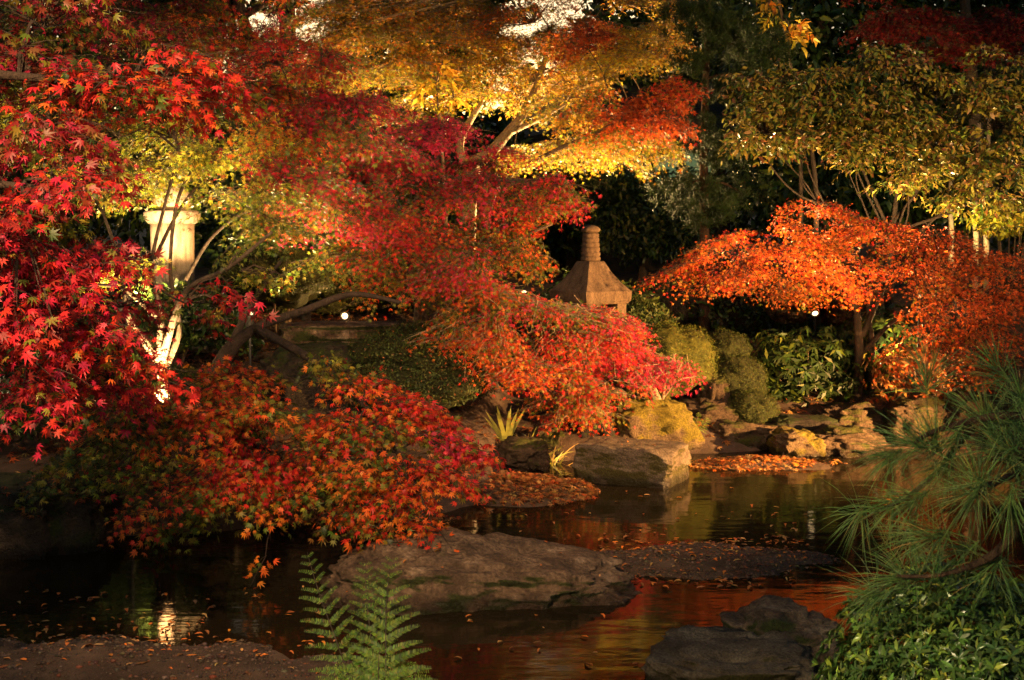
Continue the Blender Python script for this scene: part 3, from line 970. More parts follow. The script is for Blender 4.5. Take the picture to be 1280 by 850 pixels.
# ------------------------------------------------------------------ maples
tree('maple_tree', 'near crimson maple with large leaves hanging from the left edge', 'maple tree',
     [(-420, 900, 4.4, .08), (-380, 600, 4.4, .07), (-330, 300, 4.3, .06), (-280, 60, 4.2, .05)],
     [[(-370, 500, 4.4, .035), (-150, 400, 4.3, .022), (100, 400, 4.2, .008)],
      [(-330, 300, 4.3, .035), (-120, 230, 4.2, .02), (90, 240, 4.1, .008)],
      [(-290, 100, 4.2, .03), (-60, 90, 4.2, .018), (160, 110, 4.3, .008)]],
     [(50, 235, 110, 36, 4.1, 190, 'crimson'), (15, 330, 90, 60, 4.0, 230, 'crimson'), (95, 335, 90, 40, 4.2, 170, 'crimson'), (55, 410, 115, 46, 4.1, 260, 'crimson'),
      (135, 440, 85, 32, 4.3, 150, 'bright_red'), (35, 475, 75, 26, 4.2, 110, 'crimson'), (150, 490, 55, 22, 4.6, 60, 'crimson'), (60, 180, 95, 34, 4.3, 140, 'dusk_red'),
      (150, 115, 105, 40, 4.4, 190, 'bright_red'), (40, 85, 95, 42, 4.5, 150, 'dusk_red'), (235, 85, 75, 34, 4.7, 110, 'bright_red'), (265, 372, 60, 14, 5.0, 55, 'crimson'),
      (180, 375, 60, 18, 4.8, 60, 'crimson'), (60, 275, 60, 20, 4.4, 50, 'olive'), (60, 20, 130, 30, 4.8, 120, 'dusk_red'), (-40, 250, 90, 120, 4.2, 200, 'crimson')],
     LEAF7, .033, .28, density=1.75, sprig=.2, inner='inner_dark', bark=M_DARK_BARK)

tree('maple_tree', 'multi stemmed maple lit yellow green from below in front of the pillar', 'maple tree',
     [(203, 600, 7.55, .06), (203, 500, 7.55, .05), (204, 450, 7.55, .045), (200, 390, 7.5, .018), (190, 330, 7.5, .012), (205, 260, 7.55, .010), (225, 190, 7.6, .007)],
     [[(205, 460, 7.55, .034), (180, 425, 7.5, .026), (160, 395, 7.4, .016), (150, 330, 7.4, .012), (130, 270, 7.4, .008)],
      [(207, 455, 7.55, .03), (225, 410, 7.6, .016), (213, 340, 7.6, .012), (222, 250, 7.6, .011), (250, 200, 7.6, .007)],
      [(205, 440, 7.5, .025), (232, 365, 7.2, .015), (285, 335, 7.0, .012), (340, 290, 6.9, .008)],
      [(200, 400, 7.5, .018), (155, 362, 7.3, .011), (110, 355, 7.2, .006)],
      [(232, 350, 7.6, .012), (262, 300, 7.6, .010), (300, 268, 7.6, .009), (325, 262, 7.6, .005)],
      [(190, 330, 7.5, .013), (240, 240, 7.7, .009), (330, 160, 7.9, .006), (430, 140, 8.0, .004)]],
     [(200, 205, 100, 28, 7.6, 620, 'lime'), (285, 190, 85, 34, 7.7, 460, 'lime'), (130, 212, 60, 20, 7.5, 260, 'lime'), (210, 160, 90, 20, 7.9, 300, 'lime'), (335, 155, 55, 36, 7.7, 330, 'lime_orange'),
      (310, 240, 85, 26, 7.5, 330, 'olive'), (330, 288, 60, 22, 7.3, 220, 'olive_green'), (250, 115, 115, 34, 7.8, 520, 'red_olive'), (345, 62, 60, 24, 7.9, 340, 'bright_red'),
      (400, 72, 55, 20, 7.9, 260, 'bright_red'), (420, 122, 85, 34, 7.9, 520, 'crimson'), (360, 208, 100, 26, 7.5, 380, 'crimson_olive'), (450, 165, 85, 26, 8.0, 360, 'crimson_olive'),
      (165, 62, 140, 34, 7.9, 480, 'dusk_red'), (60, 130, 110, 30, 7.9, 300, 'olive'), (140, 342, 42, 14, 7.4, 90, 'lime'), (190, 325, 22, 9, 7.5, 34, 'lime'), (330, 120, 50, 18, 7.8, 180, 'orange_olive'),
      (395, 180, 60, 22, 7.8, 220, 'red_olive'), (100, 160, 80, 30, 7.8, 250, 'red_olive'), (330, 345, 40, 12, 7.2, 70, 'olive'), (20, 120, 40, 30, 8.2, 160, 'lime')],
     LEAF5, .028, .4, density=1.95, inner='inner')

tree('maple_tree', 'tall dusky maple over the top left with white sky gaps beside it', 'maple tree',
     [(520, 420, 11.6, .08), (510, 300, 11.5, .07), (440, 180, 11.0, .06), (330, 70, 10.3, .05), (300, 10, 10.2, .045), (285, -100, 10.2, .04)],
     [[(318, 50, 10.2, .03), (200, 10, 10.1, .025), (80, -10, 10.0, .012)], [(305, 20, 10.2, .03), (380, -20, 10.2, .025), (470, -30, 10.2, .012)]],
     [(90, 12, 150, 34, 9.6, 850, 'dusk_red'), (220, 40, 90, 26, 9.6, 420, 'orange_olive'), (240, 8, 60, 16, 9.6, 180, 'dusk_red'), (20, 70, 80, 40, 9.8, 360, 'olive'), (130, 100, 120, 30, 9.8, 420, 'red_olive'),
      (130, -60, 180, 50, 9.8, 1100, 'dusk_red'), (380, 90, 60, 16, 9.9, 240, 'gold_olive'), (350, 0, 40, 12, 10.2, 120, 'orange_olive'), (250, 15, 70, 34, 9.7, 900, 'orange_olive'), (300, 50, 50, 16, 9.9, 300, 'red_olive'), (350, 20, 16, 20, 9.9, 90, 'dusk_red'), (360, 45, 40, 12, 10, 160, 'orange_olive'), (335, 28, 14, 26, 9.9, 80, 'dusk_red'), (285, 60, 50, 20, 9.8, 240, 'red_olive'), (200, 150, 120, 24, 9.8, 420, 'olive'), (50, 180, 100, 30, 9.8, 400, 'olive')],
     LEAF5, .034, .5, density=1.35, inner='inner_dark', bark=M_DARK_BARK)

tree('maple_tree', 'central red maple spreading in tiers above the stone lantern', 'maple tree',
     [(520, 520, 9.3, .06), (525, 420, 9.3, .055), (530, 330, 9.2, .045), (540, 230, 9.1, .035), (548, 180, 9.1, .02)],
     [[(528, 380, 9.3, .03), (600, 320, 9.0, .02), (690, 280, 8.8, .008)],
      [(530, 330, 9.2, .03), (470, 280, 9.0, .018), (390, 240, 8.8, .008)],
      [(538, 260, 9.1, .025), (610, 230, 8.9, .015), (690, 225, 8.8, .007)],
      [(540, 230, 9.1, .02), (500, 190, 9.0, .012), (440, 180, 8.9, .006)]],
     [(545, 160, 58, 16, 8.9, 420, 'magenta'), (470, 195, 75, 24, 8.8, 520, 'crimson'), (400, 232, 80, 24, 8.6, 520, 'pink_red'), (425, 268, 95, 24, 8.5, 620, 'pink_red'),
      (520, 282, 85, 24, 8.6, 600, 'bright_red'), (600, 232, 95, 24, 8.8, 700, 'pink_red'), (680, 235, 55, 20, 8.9, 360, 'pink_red'), (630, 266, 64, 18, 8.8, 360, 'red_olive'),
      (575, 322, 65, 20, 8.3, 420, 'pink_red'), (628, 320, 58, 20, 8.6, 380, 'orange_olive'), (645, 292, 36, 16, 8.7, 200, 'orange_red'), (450, 310, 60, 18, 8.5, 240, 'olive'),
      (500, 352, 60, 20, 8.5, 260, 'orange_olive'), (557, 298, 36, 14, 8.7, 160, 'bright_orange'), (520, 238, 90, 16, 8.9, 360, 'red_olive'), (610, 200, 60, 14, 9.0, 260, 'crimson'),
      (355, 260, 50, 18, 8.7, 200, 'red_olive'), (620, 290, 60, 18, 8.9, 260, 'red_olive'), (715, 240, 30, 10, 8.8, 90, 'pink_red'), (410, 330, 60, 14, 8.6, 150, 'olive_green'), (490, 315, 70, 16, 8.4, 300, 'red_olive')],
     LEAF5, .025, .35, density=2.3, inner='inner')

tree('maple_tree', 'low pink red maple with pale twiggy stems above the golden boulder', 'maple tree',
     [(826, 505, 9.75, .03), (815, 490, 9.65, .026), (790, 460, 9.4, .022), (740, 430, 9.1, .017), (680, 400, 8.9, .012)],
     [[(826, 500, 9.75, .014), (812, 475, 9.6, .01), (790, 450, 9.3, .006)], [(828, 500, 9.75, .013), (832, 475, 9.6, .009), (842, 455, 9.3, .005)],
      [(826, 500, 9.75, .012), (838, 485, 9.7, .008), (848, 462, 9.4, .004)], [(790, 460, 9.4, .018), (700, 480, 9.0, .012), (620, 490, 8.8, .006)],
      [(740, 430, 9.1, .015), (660, 380, 8.8, .01), (580, 365, 8.6, .005)]],
     [(580, 362, 75, 22, 8.4, 420, 'orange_red'), (640, 372, 75, 20, 8.5, 460, 'pink_red'), (695, 386, 85, 22, 8.7, 560, 'pink_red'), (620, 412, 65, 20, 8.5, 360, 'orange_red'),
      (700, 422, 75, 24, 8.7, 520, 'bright_red'), (760, 428, 65, 24, 8.9, 440, 'pink_red'), (800, 452, 58, 18, 9.0, 340, 'magenta'), (842, 460, 32, 10, 9.0, 130, 'magenta'),
      (650, 448, 60, 22, 8.6, 360, 'orange_red'), (720, 470, 65, 24, 8.8, 360, 'red_olive'), (612, 462, 44, 14, 8.7, 220, 'orange_red'), (765, 466, 45, 14, 9.0, 200, 'bright_red'),
      (705, 500, 50, 13, 8.9, 220, 'orange_olive'), (730, 518, 50, 7, 9.1, 240, 'bright_red'), (745, 490, 50, 12, 8.9, 220, 'red_olive'), (755, 398, 50, 18, 8.9, 300, 'pink_red'), (555, 400, 36, 24, 8.5, 150, 'orange_olive'), (808, 474, 16, 12, 9.1, 70, 'pink_red'), (748, 390, 54, 9, 8.95, 380, 'pink_red'), (596, 436, 30, 18, 8.6, 120, 'orange_red')],
     LEAF5, .025, .3, density=2.1, bark=M_PALE_BARK, inner='inner', slope=.16)

tree('maple_tree', 'low spreading orange red maple overhanging the pond and boulder', 'maple tree',
     [(262, 560, 7.6, .07), (270, 480, 7.5, .06), (285, 440, 7.45, .045), (320, 410, 7.4, .028), (380, 388, 7.35, .023), (440, 368, 7.3, .018), (500, 378, 7.2, .010)],
     [[(285, 440, 7.45, .03), (315, 380, 7.5, .016), (355, 320, 7.6, .008)],
      [(270, 480, 7.5, .035), (300, 520, 7.0, .022), (330, 560, 6.5, .01)], [(270, 490, 7.5, .03), (220, 500, 7.0, .02), (160, 530, 6.6, .01)],
      [(320, 410, 7.4, .03), (420, 470, 6.9, .02), (480, 540, 6.4, .012), (520, 610, 6.1, .006)]],
     [(215, 468, 60, 16, 6.9, 160, 'olive_green'), (290, 466, 65, 18, 6.8, 230, 'orange_red'), (270, 515, 75, 26, 6.5, 330, 'orange_red'), (170, 515, 80, 30, 6.6, 320, 'orange_olive'),
      (335, 505, 55, 26, 6.5, 230, 'orange_olive'), (110, 565, 70, 26, 6.5, 200, 'olive_green'), (185, 580, 75, 22, 6.3, 230, 'olive'), (265, 578, 75, 26, 6.2, 360, 'orange_red'),
      (245, 606, 62, 15, 6.0, 190, 'bright_red'), (335, 568, 65, 26, 6.2, 300, 'bright_red'), (310, 610, 48, 16, 6.0, 150, 'orange_red'), (425, 455, 42, 16, 7.0, 130, 'olive'),
      (470, 488, 58, 24, 6.6, 280, 'orange_red'), (525, 508, 55, 20, 6.6, 220, 'bright_red'), (470, 528, 75, 24, 6.4, 340, 'bright_red'), (545, 545, 55, 18, 6.5, 210, 'pink_red'),
      (390, 540, 70, 24, 6.3, 300, 'orange_red'), (420, 585, 75, 22, 6.1, 260, 'orange_olive'), (490, 598, 75, 24, 6.1, 340, 'orange_red'), (552, 588, 46, 20, 6.3, 180, 'bright_red'),
      (500, 636, 58, 20, 5.9, 240, 'orange_red'), (450, 628, 55, 16, 6.0, 130, 'orange_olive'), (535, 664, 36, 10, 5.8, 80, 'bright_orange'), (380, 612, 40, 20, 6.1, 90, 'olive'),
      (342, 632, 28, 14, 6.0, 60, 'orange'), (190, 626, 38, 9, 5.9, 70, 'orange_red'), (338, 674, 14, 8, 6.0, 12, 'orange'), (592, 560, 28, 12, 6.5, 50, 'bright_red'), (300, 545, 60, 20, 6.4, 200, 'red_olive'),
      (370, 590, 60, 20, 6.6, 160, 'olive'), (130, 540, 60, 18, 6.7, 120, 'orange_olive'), (150, 460, 60, 22, 6.9, 150, 'orange_red'), (260, 640, 70, 14, 6.5, 110, 'olive')],
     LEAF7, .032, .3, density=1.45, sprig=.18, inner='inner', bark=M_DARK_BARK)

tree('maple_tree', 'glowing gold maple with bare forked trunk against the sky', 'maple tree',
     [(583, 330, 13.6, .09), (590, 215, 13.5, .08), (610, 195, 13.4, .065), (640, 160, 13.3, .05), (655, 140, 13.3, .045), (675, 95, 13.3, .03), (690, 40, 13.3, .018)],
     [[(588, 220, 13.5, .05), (575, 180, 13.6, .04), (600, 130, 13.6, .03), (620, 95, 13.6, .018)],
      [(640, 165, 13.3, .03), (680, 145, 13.1, .025), (710, 128, 13.0, .012)],
      [(655, 140, 13.3, .03), (700, 100, 13.2, .02), (740, 30, 13.2, .01)],
      [(700, 120, 13.2, .02), (760, 95, 13.0, .018), (800, 75, 12.9, .012), (830, 65, 12.8, .006)],
      [(576, 180, 13.6, .025), (540, 130, 13.6, .016), (490, 60, 13.6, .008)]],
     [(470, 28, 85, 28, 13.2, 1000, 'gold_orange'), (560, 28, 85, 28, 13.2, 1000, 'gold_orange'), (640, 14, 75, 18, 13.2, 600, 'orange'), (722, 38, 55, 26, 13.0, 560, 'orange'),
      (480, 82, 70, 26, 13.3, 640, 'gold_olive'), (560, 92, 72, 24, 13.2, 640, 'gold_olive'), (606, 118, 40, 14, 13.3, 200, 'gold_olive'), (705, 108, 55, 24, 12.9, 520, 'gold'),
      (785, 58, 58, 30, 12.7, 760, 'yellow'), (755, 72, 48, 20, 12.8, 420, 'yellow'), (828, 40, 38, 26, 12.7, 360, 'gold'), (735, 150, 58, 20, 12.8, 520, 'gold'),
      (700, 188, 55, 14, 12.8, 360, 'gold_olive'), (640, 196, 38, 12, 12.9, 180, 'gold_olive'), (762, 188, 48, 16, 12.7, 340, 'gold_olive'), (430, 50, 50, 24, 13.4, 340, 'gold_olive'),
      (610, 62, 45, 20, 13.4, 300, 'gold'), (690, 60, 45, 24, 13.3, 260, 'gold'), (655, 95, 40, 24, 13.4, 200, 'gold'), (640, 50, 40, 16, 13.4, 260, 'gold'), (800, 182, 50, 10, 12.7, 260, 'gold_olive'), (440, 30, 60, 26, 13.5, 700, 'gold_olive'), (820, 172, 40, 12, 12.7, 260, 'gold_olive'), (635, 85, 40, 26, 13.5, 420, 'gold'), (680, 40, 50, 18, 13.5, 420, 'gold_orange'), (600, 70, 50, 24, 13.5, 420, 'gold_olive'), (560, -10, 80, 16, 13.5, 600, 'gold_orange'), (410, 15, 50, 20, 13.5, 420, 'gold_orange'), (720, 80, 40, 20, 13.4, 300, 'gold'), (415, 65, 40, 18, 13.4, 300, 'gold_olive'), (420, 8, 50, 12, 13.4, 300, 'gold_orange'), (520, 58, 50, 18, 13.3, 320, 'gold_orange'), (520, 130, 60, 16, 13.3, 260, 'gold_olive'), (600, -40, 200, 40, 13.2, 1500, 'gold_orange'), (800, -20, 80, 30, 13, 600, 'gold')],
     LEAF5, .030, .55, density=2.2, thick=.8, inner='inner_gold', sprig=.22, bark=M_PALE_BARK, twig=.0026)

tree('maple_tree', 'rusty orange maple between the gold maple and the dark pine', 'maple tree',
     [(606, 420, 13.0, .05), (608, 330, 13.0, .045), (618, 240, 12.9, .03), (690, 190, 12.5, .02), (790, 150, 12.1, .01)],
     [[(740, 170, 12.3, .012), (810, 135, 12.1, .009), (850, 110, 12.0, .006)]],
     [(800, 130, 58, 20, 12.0, 520, 'brick'), (842, 108, 36, 16, 11.9, 240, 'orange_red'), (770, 160, 48, 18, 12.0, 340, 'orange_olive'), (822, 150, 45, 16, 11.9, 260, 'brick'), (730, 46, 40, 20, 12.3, 240, 'brick'), (745, 118, 30, 14, 12.1, 120, 'orange_olive')],
     LEAF5, .036, .4, density=1.5, sprig=.22)

tree('maple_tree', 'flame orange maple lit from below over the right shore', 'maple tree',
     [(1072, 510, 10.6, .045), (1074, 440, 10.6, .038), (1070, 375, 10.6, .032), (1078, 345, 10.6, .026), (1095, 300, 10.6, .018)],
     [[(1086, 510, 10.65, .03), (1090, 440, 10.65, .026), (1085, 380, 10.65, .02), (1090, 310, 10.6, .01)], [(1074, 400, 10.6, .025), (1050, 350, 10.5, .022), (1000, 320, 10.4, .012), (920, 315, 10.3, .006)],
      [(1078, 420, 10.6, .025), (1100, 370, 10.6, .02), (1125, 320, 10.5, .016), (1180, 290, 10.4, .008)],
      [(1080, 440, 10.6, .022), (1125, 395, 10.5, .017), (1190, 370, 10.4, .012), (1240, 370, 10.3, .006)],
      [(1095, 380, 10.6, .016), (1096, 330, 10.6, .012), (1098, 290, 10.6, .007)]],
     [(842, 338, 36, 9, 10.2, 170, 'orange_red'), (872, 322, 40, 10, 10.25, 220, 'bright_orange'), (905, 300, 52, 9, 10.35, 280, 'orange_red'), (890, 346, 30, 8, 10.1, 110, 'orange_red'), (935, 338, 46, 12, 10.05, 320, 'bright_orange'),
      (962, 312, 46, 12, 10.2, 320, 'bright_orange'), (985, 350, 52, 11, 9.95, 330, 'orange'), (1000, 286, 38, 10, 10.35, 240, 'bright_orange'), (1025, 330, 42, 14, 10.1, 300, 'bright_orange'), (1046, 260, 32, 10, 10.4, 220, 'orange_red'),
      (1030, 304, 42, 11, 10.2, 260, 'orange'), (1072, 284, 38, 11, 10.35, 230, 'bright_orange'), (1062, 358, 26, 8, 10.05, 80, 'bright_orange'), (985, 262, 20, 6, 10.4, 60, 'orange_red'), (1085, 330, 30, 9, 10.3, 120, 'orange_red'),
      (1110, 290, 65, 16, 10.3, 420, 'orange_red'), (1172, 300, 65, 24, 10.3, 480, 'brick'), (1150, 340, 65, 24, 10.2, 420, 'brick'),
      (1232, 330, 58, 22, 10.2, 420, 'brick'), (1190, 380, 65, 28, 10.1, 520, 'brick'), (1252, 372, 46, 26, 10.0, 340, 'brick'), (1222, 420, 56, 16, 10.0, 280, 'brick'),
      (1180, 442, 38, 18, 9.9, 180, 'brick'), (1232, 455, 38, 16, 9.8, 180, 'orange_red'), (1300, 340, 60, 60, 10.2, 500, 'brick'), (885, 345, 40, 10, 10.2, 150, 'orange'), (1130, 440, 30, 14, 10.2, 80, 'brick')],
     LEAF5, .0235, .4, density=2.1, inner='inner_rust', bark=M_DARK_BARK)

tree('maple_tree', 'deep dark red maple filling the top right corner', 'maple tree',
     [(1230, 420, 15.0, .1), (1225, 250, 15.0, .09), (1215, 100, 15.0, .07), (1200, -60, 15.0, .05)],
     [[(1216, 90, 15, .03), (1150, 30, 14.8, .016), (1100, 10, 14.7, .008)]],
     [(1180, 28, 80, 28, 14.6, 900, 'deep_red'), (1255, 22, 50, 30, 14.6, 600, 'deep_red'), (1110, 22, 46, 26, 14.7, 420, 'deep_red'), (1200, -50, 130, 40, 14.7, 900, 'deep_red'), (1240, 60, 60, 20, 14.6, 420, 'deep_red'), (1170, 62, 60, 14, 14.7, 260, 'deep_red')],
     LEAF5, .045, .6, density=1.4, sprig=.26)

# thin sapling with big yellow leaves, and the yellow-leaved twig by the pine
tree('sapling', 'slender sapling with large drooping yellow leaves before the gold maple', 'sapling',
     [(558, 330, 11.4, .02), (556, 240, 11.4, .016), (550, 160, 11.4, .011), (545, 105, 11.4, .006)],
     [[(550, 165, 11.4, .008), (560, 140, 11.4, .005), (568, 118, 11.4, .003)]],
     [(540, 100, 26, 8, 11.4, 26, 'yellow', .12), (570, 125, 12, 8, 11.4, 14, 'yellow', .1), (556, 82, 6, 5, 11.4, 5, 'gold', .08), (525, 108, 12, 7, 11.4, 8, 'yellow', .1)],
     OVAL, .095, .15, sprig=.14)
tree('sapling', 'thin leaning tree with a few pale yellow leaves right of the dark pine', 'sapling',
     [(1000, 330, 12.8, .026), (1000, 180, 12.8, .02), (985, 60, 12.7, .014), (965, -40, 12.6, .012)],
     [[(985, 50, 12.7, .008), (975, 25, 12.6, .005), (960, 15, 12.5, .003)]],
     [(972, 18, 22, 10, 12.5, 16, 'yellow', .15), (995, 30, 14, 8, 12.5, 8, 'gold', .12), (986, 40, 8, 5, 12.5, 5, 'yellow', .1), (960, 2, 30, 8, 12.5, 12, 'gold', .15)],
     OVAL, .10, .15, sprig=.16)

# olive broadleaf tree on the right
tree('broadleaf_tree', 'olive green broadleaf tree with many thin bare stems on the right', 'broadleaf tree',
     [(1112, 420, 12.0, .05), (1112, 320, 12.0, .04), (1118, 270, 12.0, .024), (1125, 200, 11.9, .015), (1135, 120, 11.8, .01)],
     [[(1112, 290, 12, .02), (1090, 240, 11.9, .014), (1060, 170, 11.7, .009), (1030, 120, 11.6, .005)],
      [(1112, 300, 12, .02), (1060, 265, 11.8, .014), (1000, 245, 11.6, .01), (962, 205, 11.5, .008), (955, 170, 11.5, .005)],
      [(1115, 280, 12, .018), (1160, 220, 11.8, .012), (1195, 150, 11.6, .006)], [(1115, 290, 12, .018), (1190, 265, 11.8, .013), (1240, 240, 11.6, .010), (1275, 215, 11.5, .006)],
      [(1030, 255, 11.7, .010), (1010, 210, 11.6, .008), (1003, 165, 11.5, .004)], [(1118, 260, 12, .014), (1128, 210, 11.8, .009), (1155, 165, 11.6, .005)], [(1020, 300, 11.9, .03), (1019, 230, 11.8, .026), (1012, 170, 11.8, .02), (1008, 120, 11.8, .012)],
      [(1100, 275, 11.9, .011), (1072, 215, 11.7, .008), (1070, 180, 11.6, .004)]] + [[(1112 + .25 * k, 300, 12, .012), (1112 + .6 * k + jx, 262 + jy, 11.8, .009), (1112 + .85 * k + 2 * jx, 232 - jy, 11.6, .006), (1112 + k, 178 + jy, 11.5, .003)] for k, jx, jy in ((-150, 10, 6), (-110, -8, 4), (-70, 9, -6), (-35, -6, 8), (20, 8, -4), (55, -10, 6), (95, 8, 4), (130, -9, -5))],
     [(962, 150, 55, 36, 11.3, 420, 'broadleaf'), (1020, 112, 75, 28, 11.4, 560, 'broadleaf'), (1100, 70, 55, 14, 11.5, 260, 'broadleaf'), (1080, 128, 85, 26, 11.3, 560, 'broadleaf'),
      (1172, 105, 75, 26, 11.4, 480, 'broadleaf'), (1250, 85, 55, 26, 11.4, 360, 'broadleaf'), (1242, 135, 55, 34, 11.3, 420, 'broadleaf'), (1100, 182, 75, 20, 11.2, 420, 'broadleaf'),
      (1180, 190, 65, 26, 11.2, 420, 'broadleaf'), (1252, 200, 55, 26, 11.1, 360, 'broadleaf'), (1055, 165, 50, 16, 11.3, 260, 'broadleaf'), (1135, 218, 50, 13, 11.2, 200, 'broadleaf'),
      (1212, 240, 55, 16, 11.1, 220, 'broadleaf'), (990, 165, 35, 12, 11.3, 140, 'broadleaf'), (960, 95, 50, 20, 11.5, 240, 'broadleaf'), (1145, 150, 60, 16, 11.4, 260, 'broadleaf'), (1240, 268, 40, 10, 11.4, 120, 'lime'), (930, 170, 20, 14, 11.3, 70, 'broadleaf')],
     OVAL, .062, .4, density=1.5, sprig=.14, mat=M_GLOSSY_LEAF, bark=M_DARK_BARK, slope=.1, thick=1.15)


# ------------------------------------------------------------------ pines
def needles(tufts, ln, pal, r=0.0007, per=60, spread=1.0):
    """tufts: list of (centre, axis). Each needle is a slim three-sided spike with one bend."""
    Vs, Fs, Cs = [], [], []
    base = 0
    c = np.array([t[0] for t in tufts]); ax = unit(np.array([t[1] for t in tufts], float))
    n = len(tufts) * per
    c = np.repeat(c, per, 0); ax = np.repeat(ax, per, 0)
    d = unit(ax * rng.uniform(0.25, 1.2, (n, 1)) + unit(rng.normal(size=(n, 3))) * spread * 0.8)
    L_ = ln * rng.uniform(0.7, 1.1, (n, 1))
    st = c - ax * rng.uniform(0, 0.35, (n, 1)) * ln
    s = unit(np.cross(d, rng.normal(size=(n, 3))))
    w = np.cross(d, s)
    mid = st + d * L_ * 0.55
    tip = st + d * L_ + np.array([0, 0, -1]) * L_ * 0.10
    ring = [(s * math.cos(a) + w * math.sin(a)) * r for a in (0, 2.094, 4.189)]
    V = np.stack([st + ring[0], st + ring[1], st + ring[2], mid + ring[0], mid + ring[1], mid + ring[2], tip], 1)
    i = (np.arange(n) * 7)[:, None, None]
    Q = np.array([(0, 1, 4, 3), (1, 2, 5, 4), (2, 0, 3, 5), (3, 4, 6, 6), (4, 5, 6, 6), (5, 3, 6, 6)])
    T = np.array([(0, 1, 4), (0, 4, 3), (1, 2, 5), (1, 5, 4), (2, 0, 3), (2, 3, 5), (3, 4, 6), (4, 5, 6), (5, 3, 6)])
    F_ = (T[None] + i).reshape(-1, 3)
    return np_mesh('needles', V.reshape(-1, 3), F_, np.repeat(pick(pal, n), 7, 0))


def dark_pine():
    base = at(880, 425, 12.6)
    root = empty('pine_tree', base, 'dark pine with straight brown trunk between gold and orange maples', 'pine tree')
    pts, rad = spline([(at(880, 430, 12.6), .065), (at(881, 330, 12.6), .055), (at(880, 180, 12.6), .038), (at(884, 60, 12.6), .028), (at(888, -60, 12.6), .02)])
    m = MB(); m.tube(pts, rad, 12, wob=.08); m.build('trunk', M_PINE_BARK, root, True)
    tufts = []
    for px, py, rx, rz, d, n in ((885, 30, 60, 26, 12.4, 60), (935, 62, 62, 26, 12.3, 60), (852, 78, 42, 16, 12.4, 34), (905, 118, 60, 18, 12.2, 46), (925, 30, 60, 18, 12.6, 40), (940, 100, 40, 20, 12.4, 30), (860, 15, 40, 14, 12.4, 24),
                                 (860, 235, 55, 30, 12.6, 46), (925, 240, 50, 30, 12.8, 40), (885, 170, 46, 26, 12.35, 46), (880, 265, 46, 22, 12.4, 40), (905, 200, 45, 20, 12.6, 30), (910, -20, 70, 20, 12.5, 40)):
        c = at(px, py, d)
        st = min(pts, key=lambda q: (q - c).length)
        lb = MB()
        p2, r2 = spline([(st, .02), ((st + c) / 2 + Vector((0, 0, .05)), .013), (c, .006)], 4)
        lb.tube(p2, r2, 6)
        lb.build('limb', M_PINE_BARK, root, True)
        u = unit(rng.normal(size=(n, 3))) * rng.random((n, 1)) ** .5
        for k in range(n):
            q = np.array(c) + u[k] * np.array([m_px(rx, d), .35, m_px(rz, d)])
            tufts.append((q, np.array([u[k, 0] * .5, u[k, 1] * .5, .9])))
    link_mesh('crown', needles(tufts, .12, 'pine', .0017, 60), M_NEEDLE, root)


dark_pine()


def near_pine():
    base = Vector((1.75, 2.5, ground_z(1.75, 2.5)))
    root = empty('pine_tree', base, 'near pine bough with long green needles at the right edge', 'pine tree')
    pts, rad = spline([(base - Vector((0, 0, .1)), .06), (base + Vector((0.02, 0, .5)), .05), (base + Vector((-.05, 0, 1.0)), .04), (base + Vector((.02, .05, 1.7)), .025)])
    m = MB(); m.tube(pts, rad, 12, wob=.08); m.build('trunk', M_PINE_BARK, root, True)
    T = base + Vector((-.0, 0, .75))
    lims = [[(T, .018), (at(1330, 560, 2.35), .012), (at(1270, 520, 2.3), .008), (at(1180, 535, 2.25), .005), (at(1140, 555, 2.2), .003)],
            [(T - Vector((0, 0, .2)), .016), (at(1330, 620, 2.15), .011), (at(1284, 650, 2.1), .009), (at(1240, 694, 2.1), .007), (at(1180, 718, 2.15), .004), (at(1120, 720, 2.2), .003)],
            [(at(1310, 580, 2.3), .009), (at(1250, 600, 2.15), .006), (at(1215, 622, 2.05), .004)],
            [(at(1215, 535, 2.27), .006), (at(1150, 610, 2.4), .004), (at(1075, 650, 2.5), .003)],
            [(at(1320, 520, 2.35), .009), (at(1275, 470, 2.4), .006), (at(1245, 460, 2.4), .004)]]
    for lc in lims:
        p2, r2 = spline(lc, 6)
        lb = MB(); lb.tube(p2, r2, 8, wob=.06); lb.build('limb', M_PINE_BARK, root, True)
    tf = []
    for px, py, d, ax in ((1140, 555, 2.2, (-.9, 0, .25)), (1165, 548, 2.25, (-.5, -.2, .7)), (1190, 555, 2.25, (-.3, .1, -.6)), (1215, 622, 2.05, (-.6, -.2, -.7)), (1222, 600, 2.1, (-.2, 0, .6)), (1262, 632, 2.05, (-.1, -.1, -.9)),
                          (1140, 628, 2.4, (-.7, 0, -.5)), (1075, 648, 2.5, (-.3, 0, -.9)), (1110, 640, 2.45, (-.5, 0, -.6)), (1245, 460, 2.4, (-.6, 0, .6)), (1275, 490, 2.35, (-.3, 0, .8)), (1260, 540, 2.3, (.1, -.1, -.5)),
                          (1120, 722, 2.2, (-.9, 0, 0.05)), (1085, 745, 2.3, (-.8, 0, -.2)), (1230, 520, 2.3, (-.3, 0, .8)), (1270, 585, 2.2, (.2, 0, -.3)), (1245, 560, 2.2, (-.7, 0, .1)), (1285, 600, 2.2, (0, 0, -.8)), (1200, 690, 2.2, (-.5, 0, -.3)), (1180, 590, 2.3, (-.4, 0, -.8))):
        tf.append((np.array(at(px, py, d)), np.array(ax)))
    for _ in range(8):
        px, py = random.uniform(1090, 1300), random.uniform(455, 720)
        if py > 640 and px < 1110:
            continue
        tf.append((np.array(at(px, py, random.uniform(2.1, 2.6))), np.array((random.uniform(-.9, .2), random.uniform(-.3, .3), random.uniform(-.7, .7)))))
    link_mesh('needles', needles(tf, .115, 'needle', .0007, 62, 1.0), M_NEEDLE, root)


near_pine()

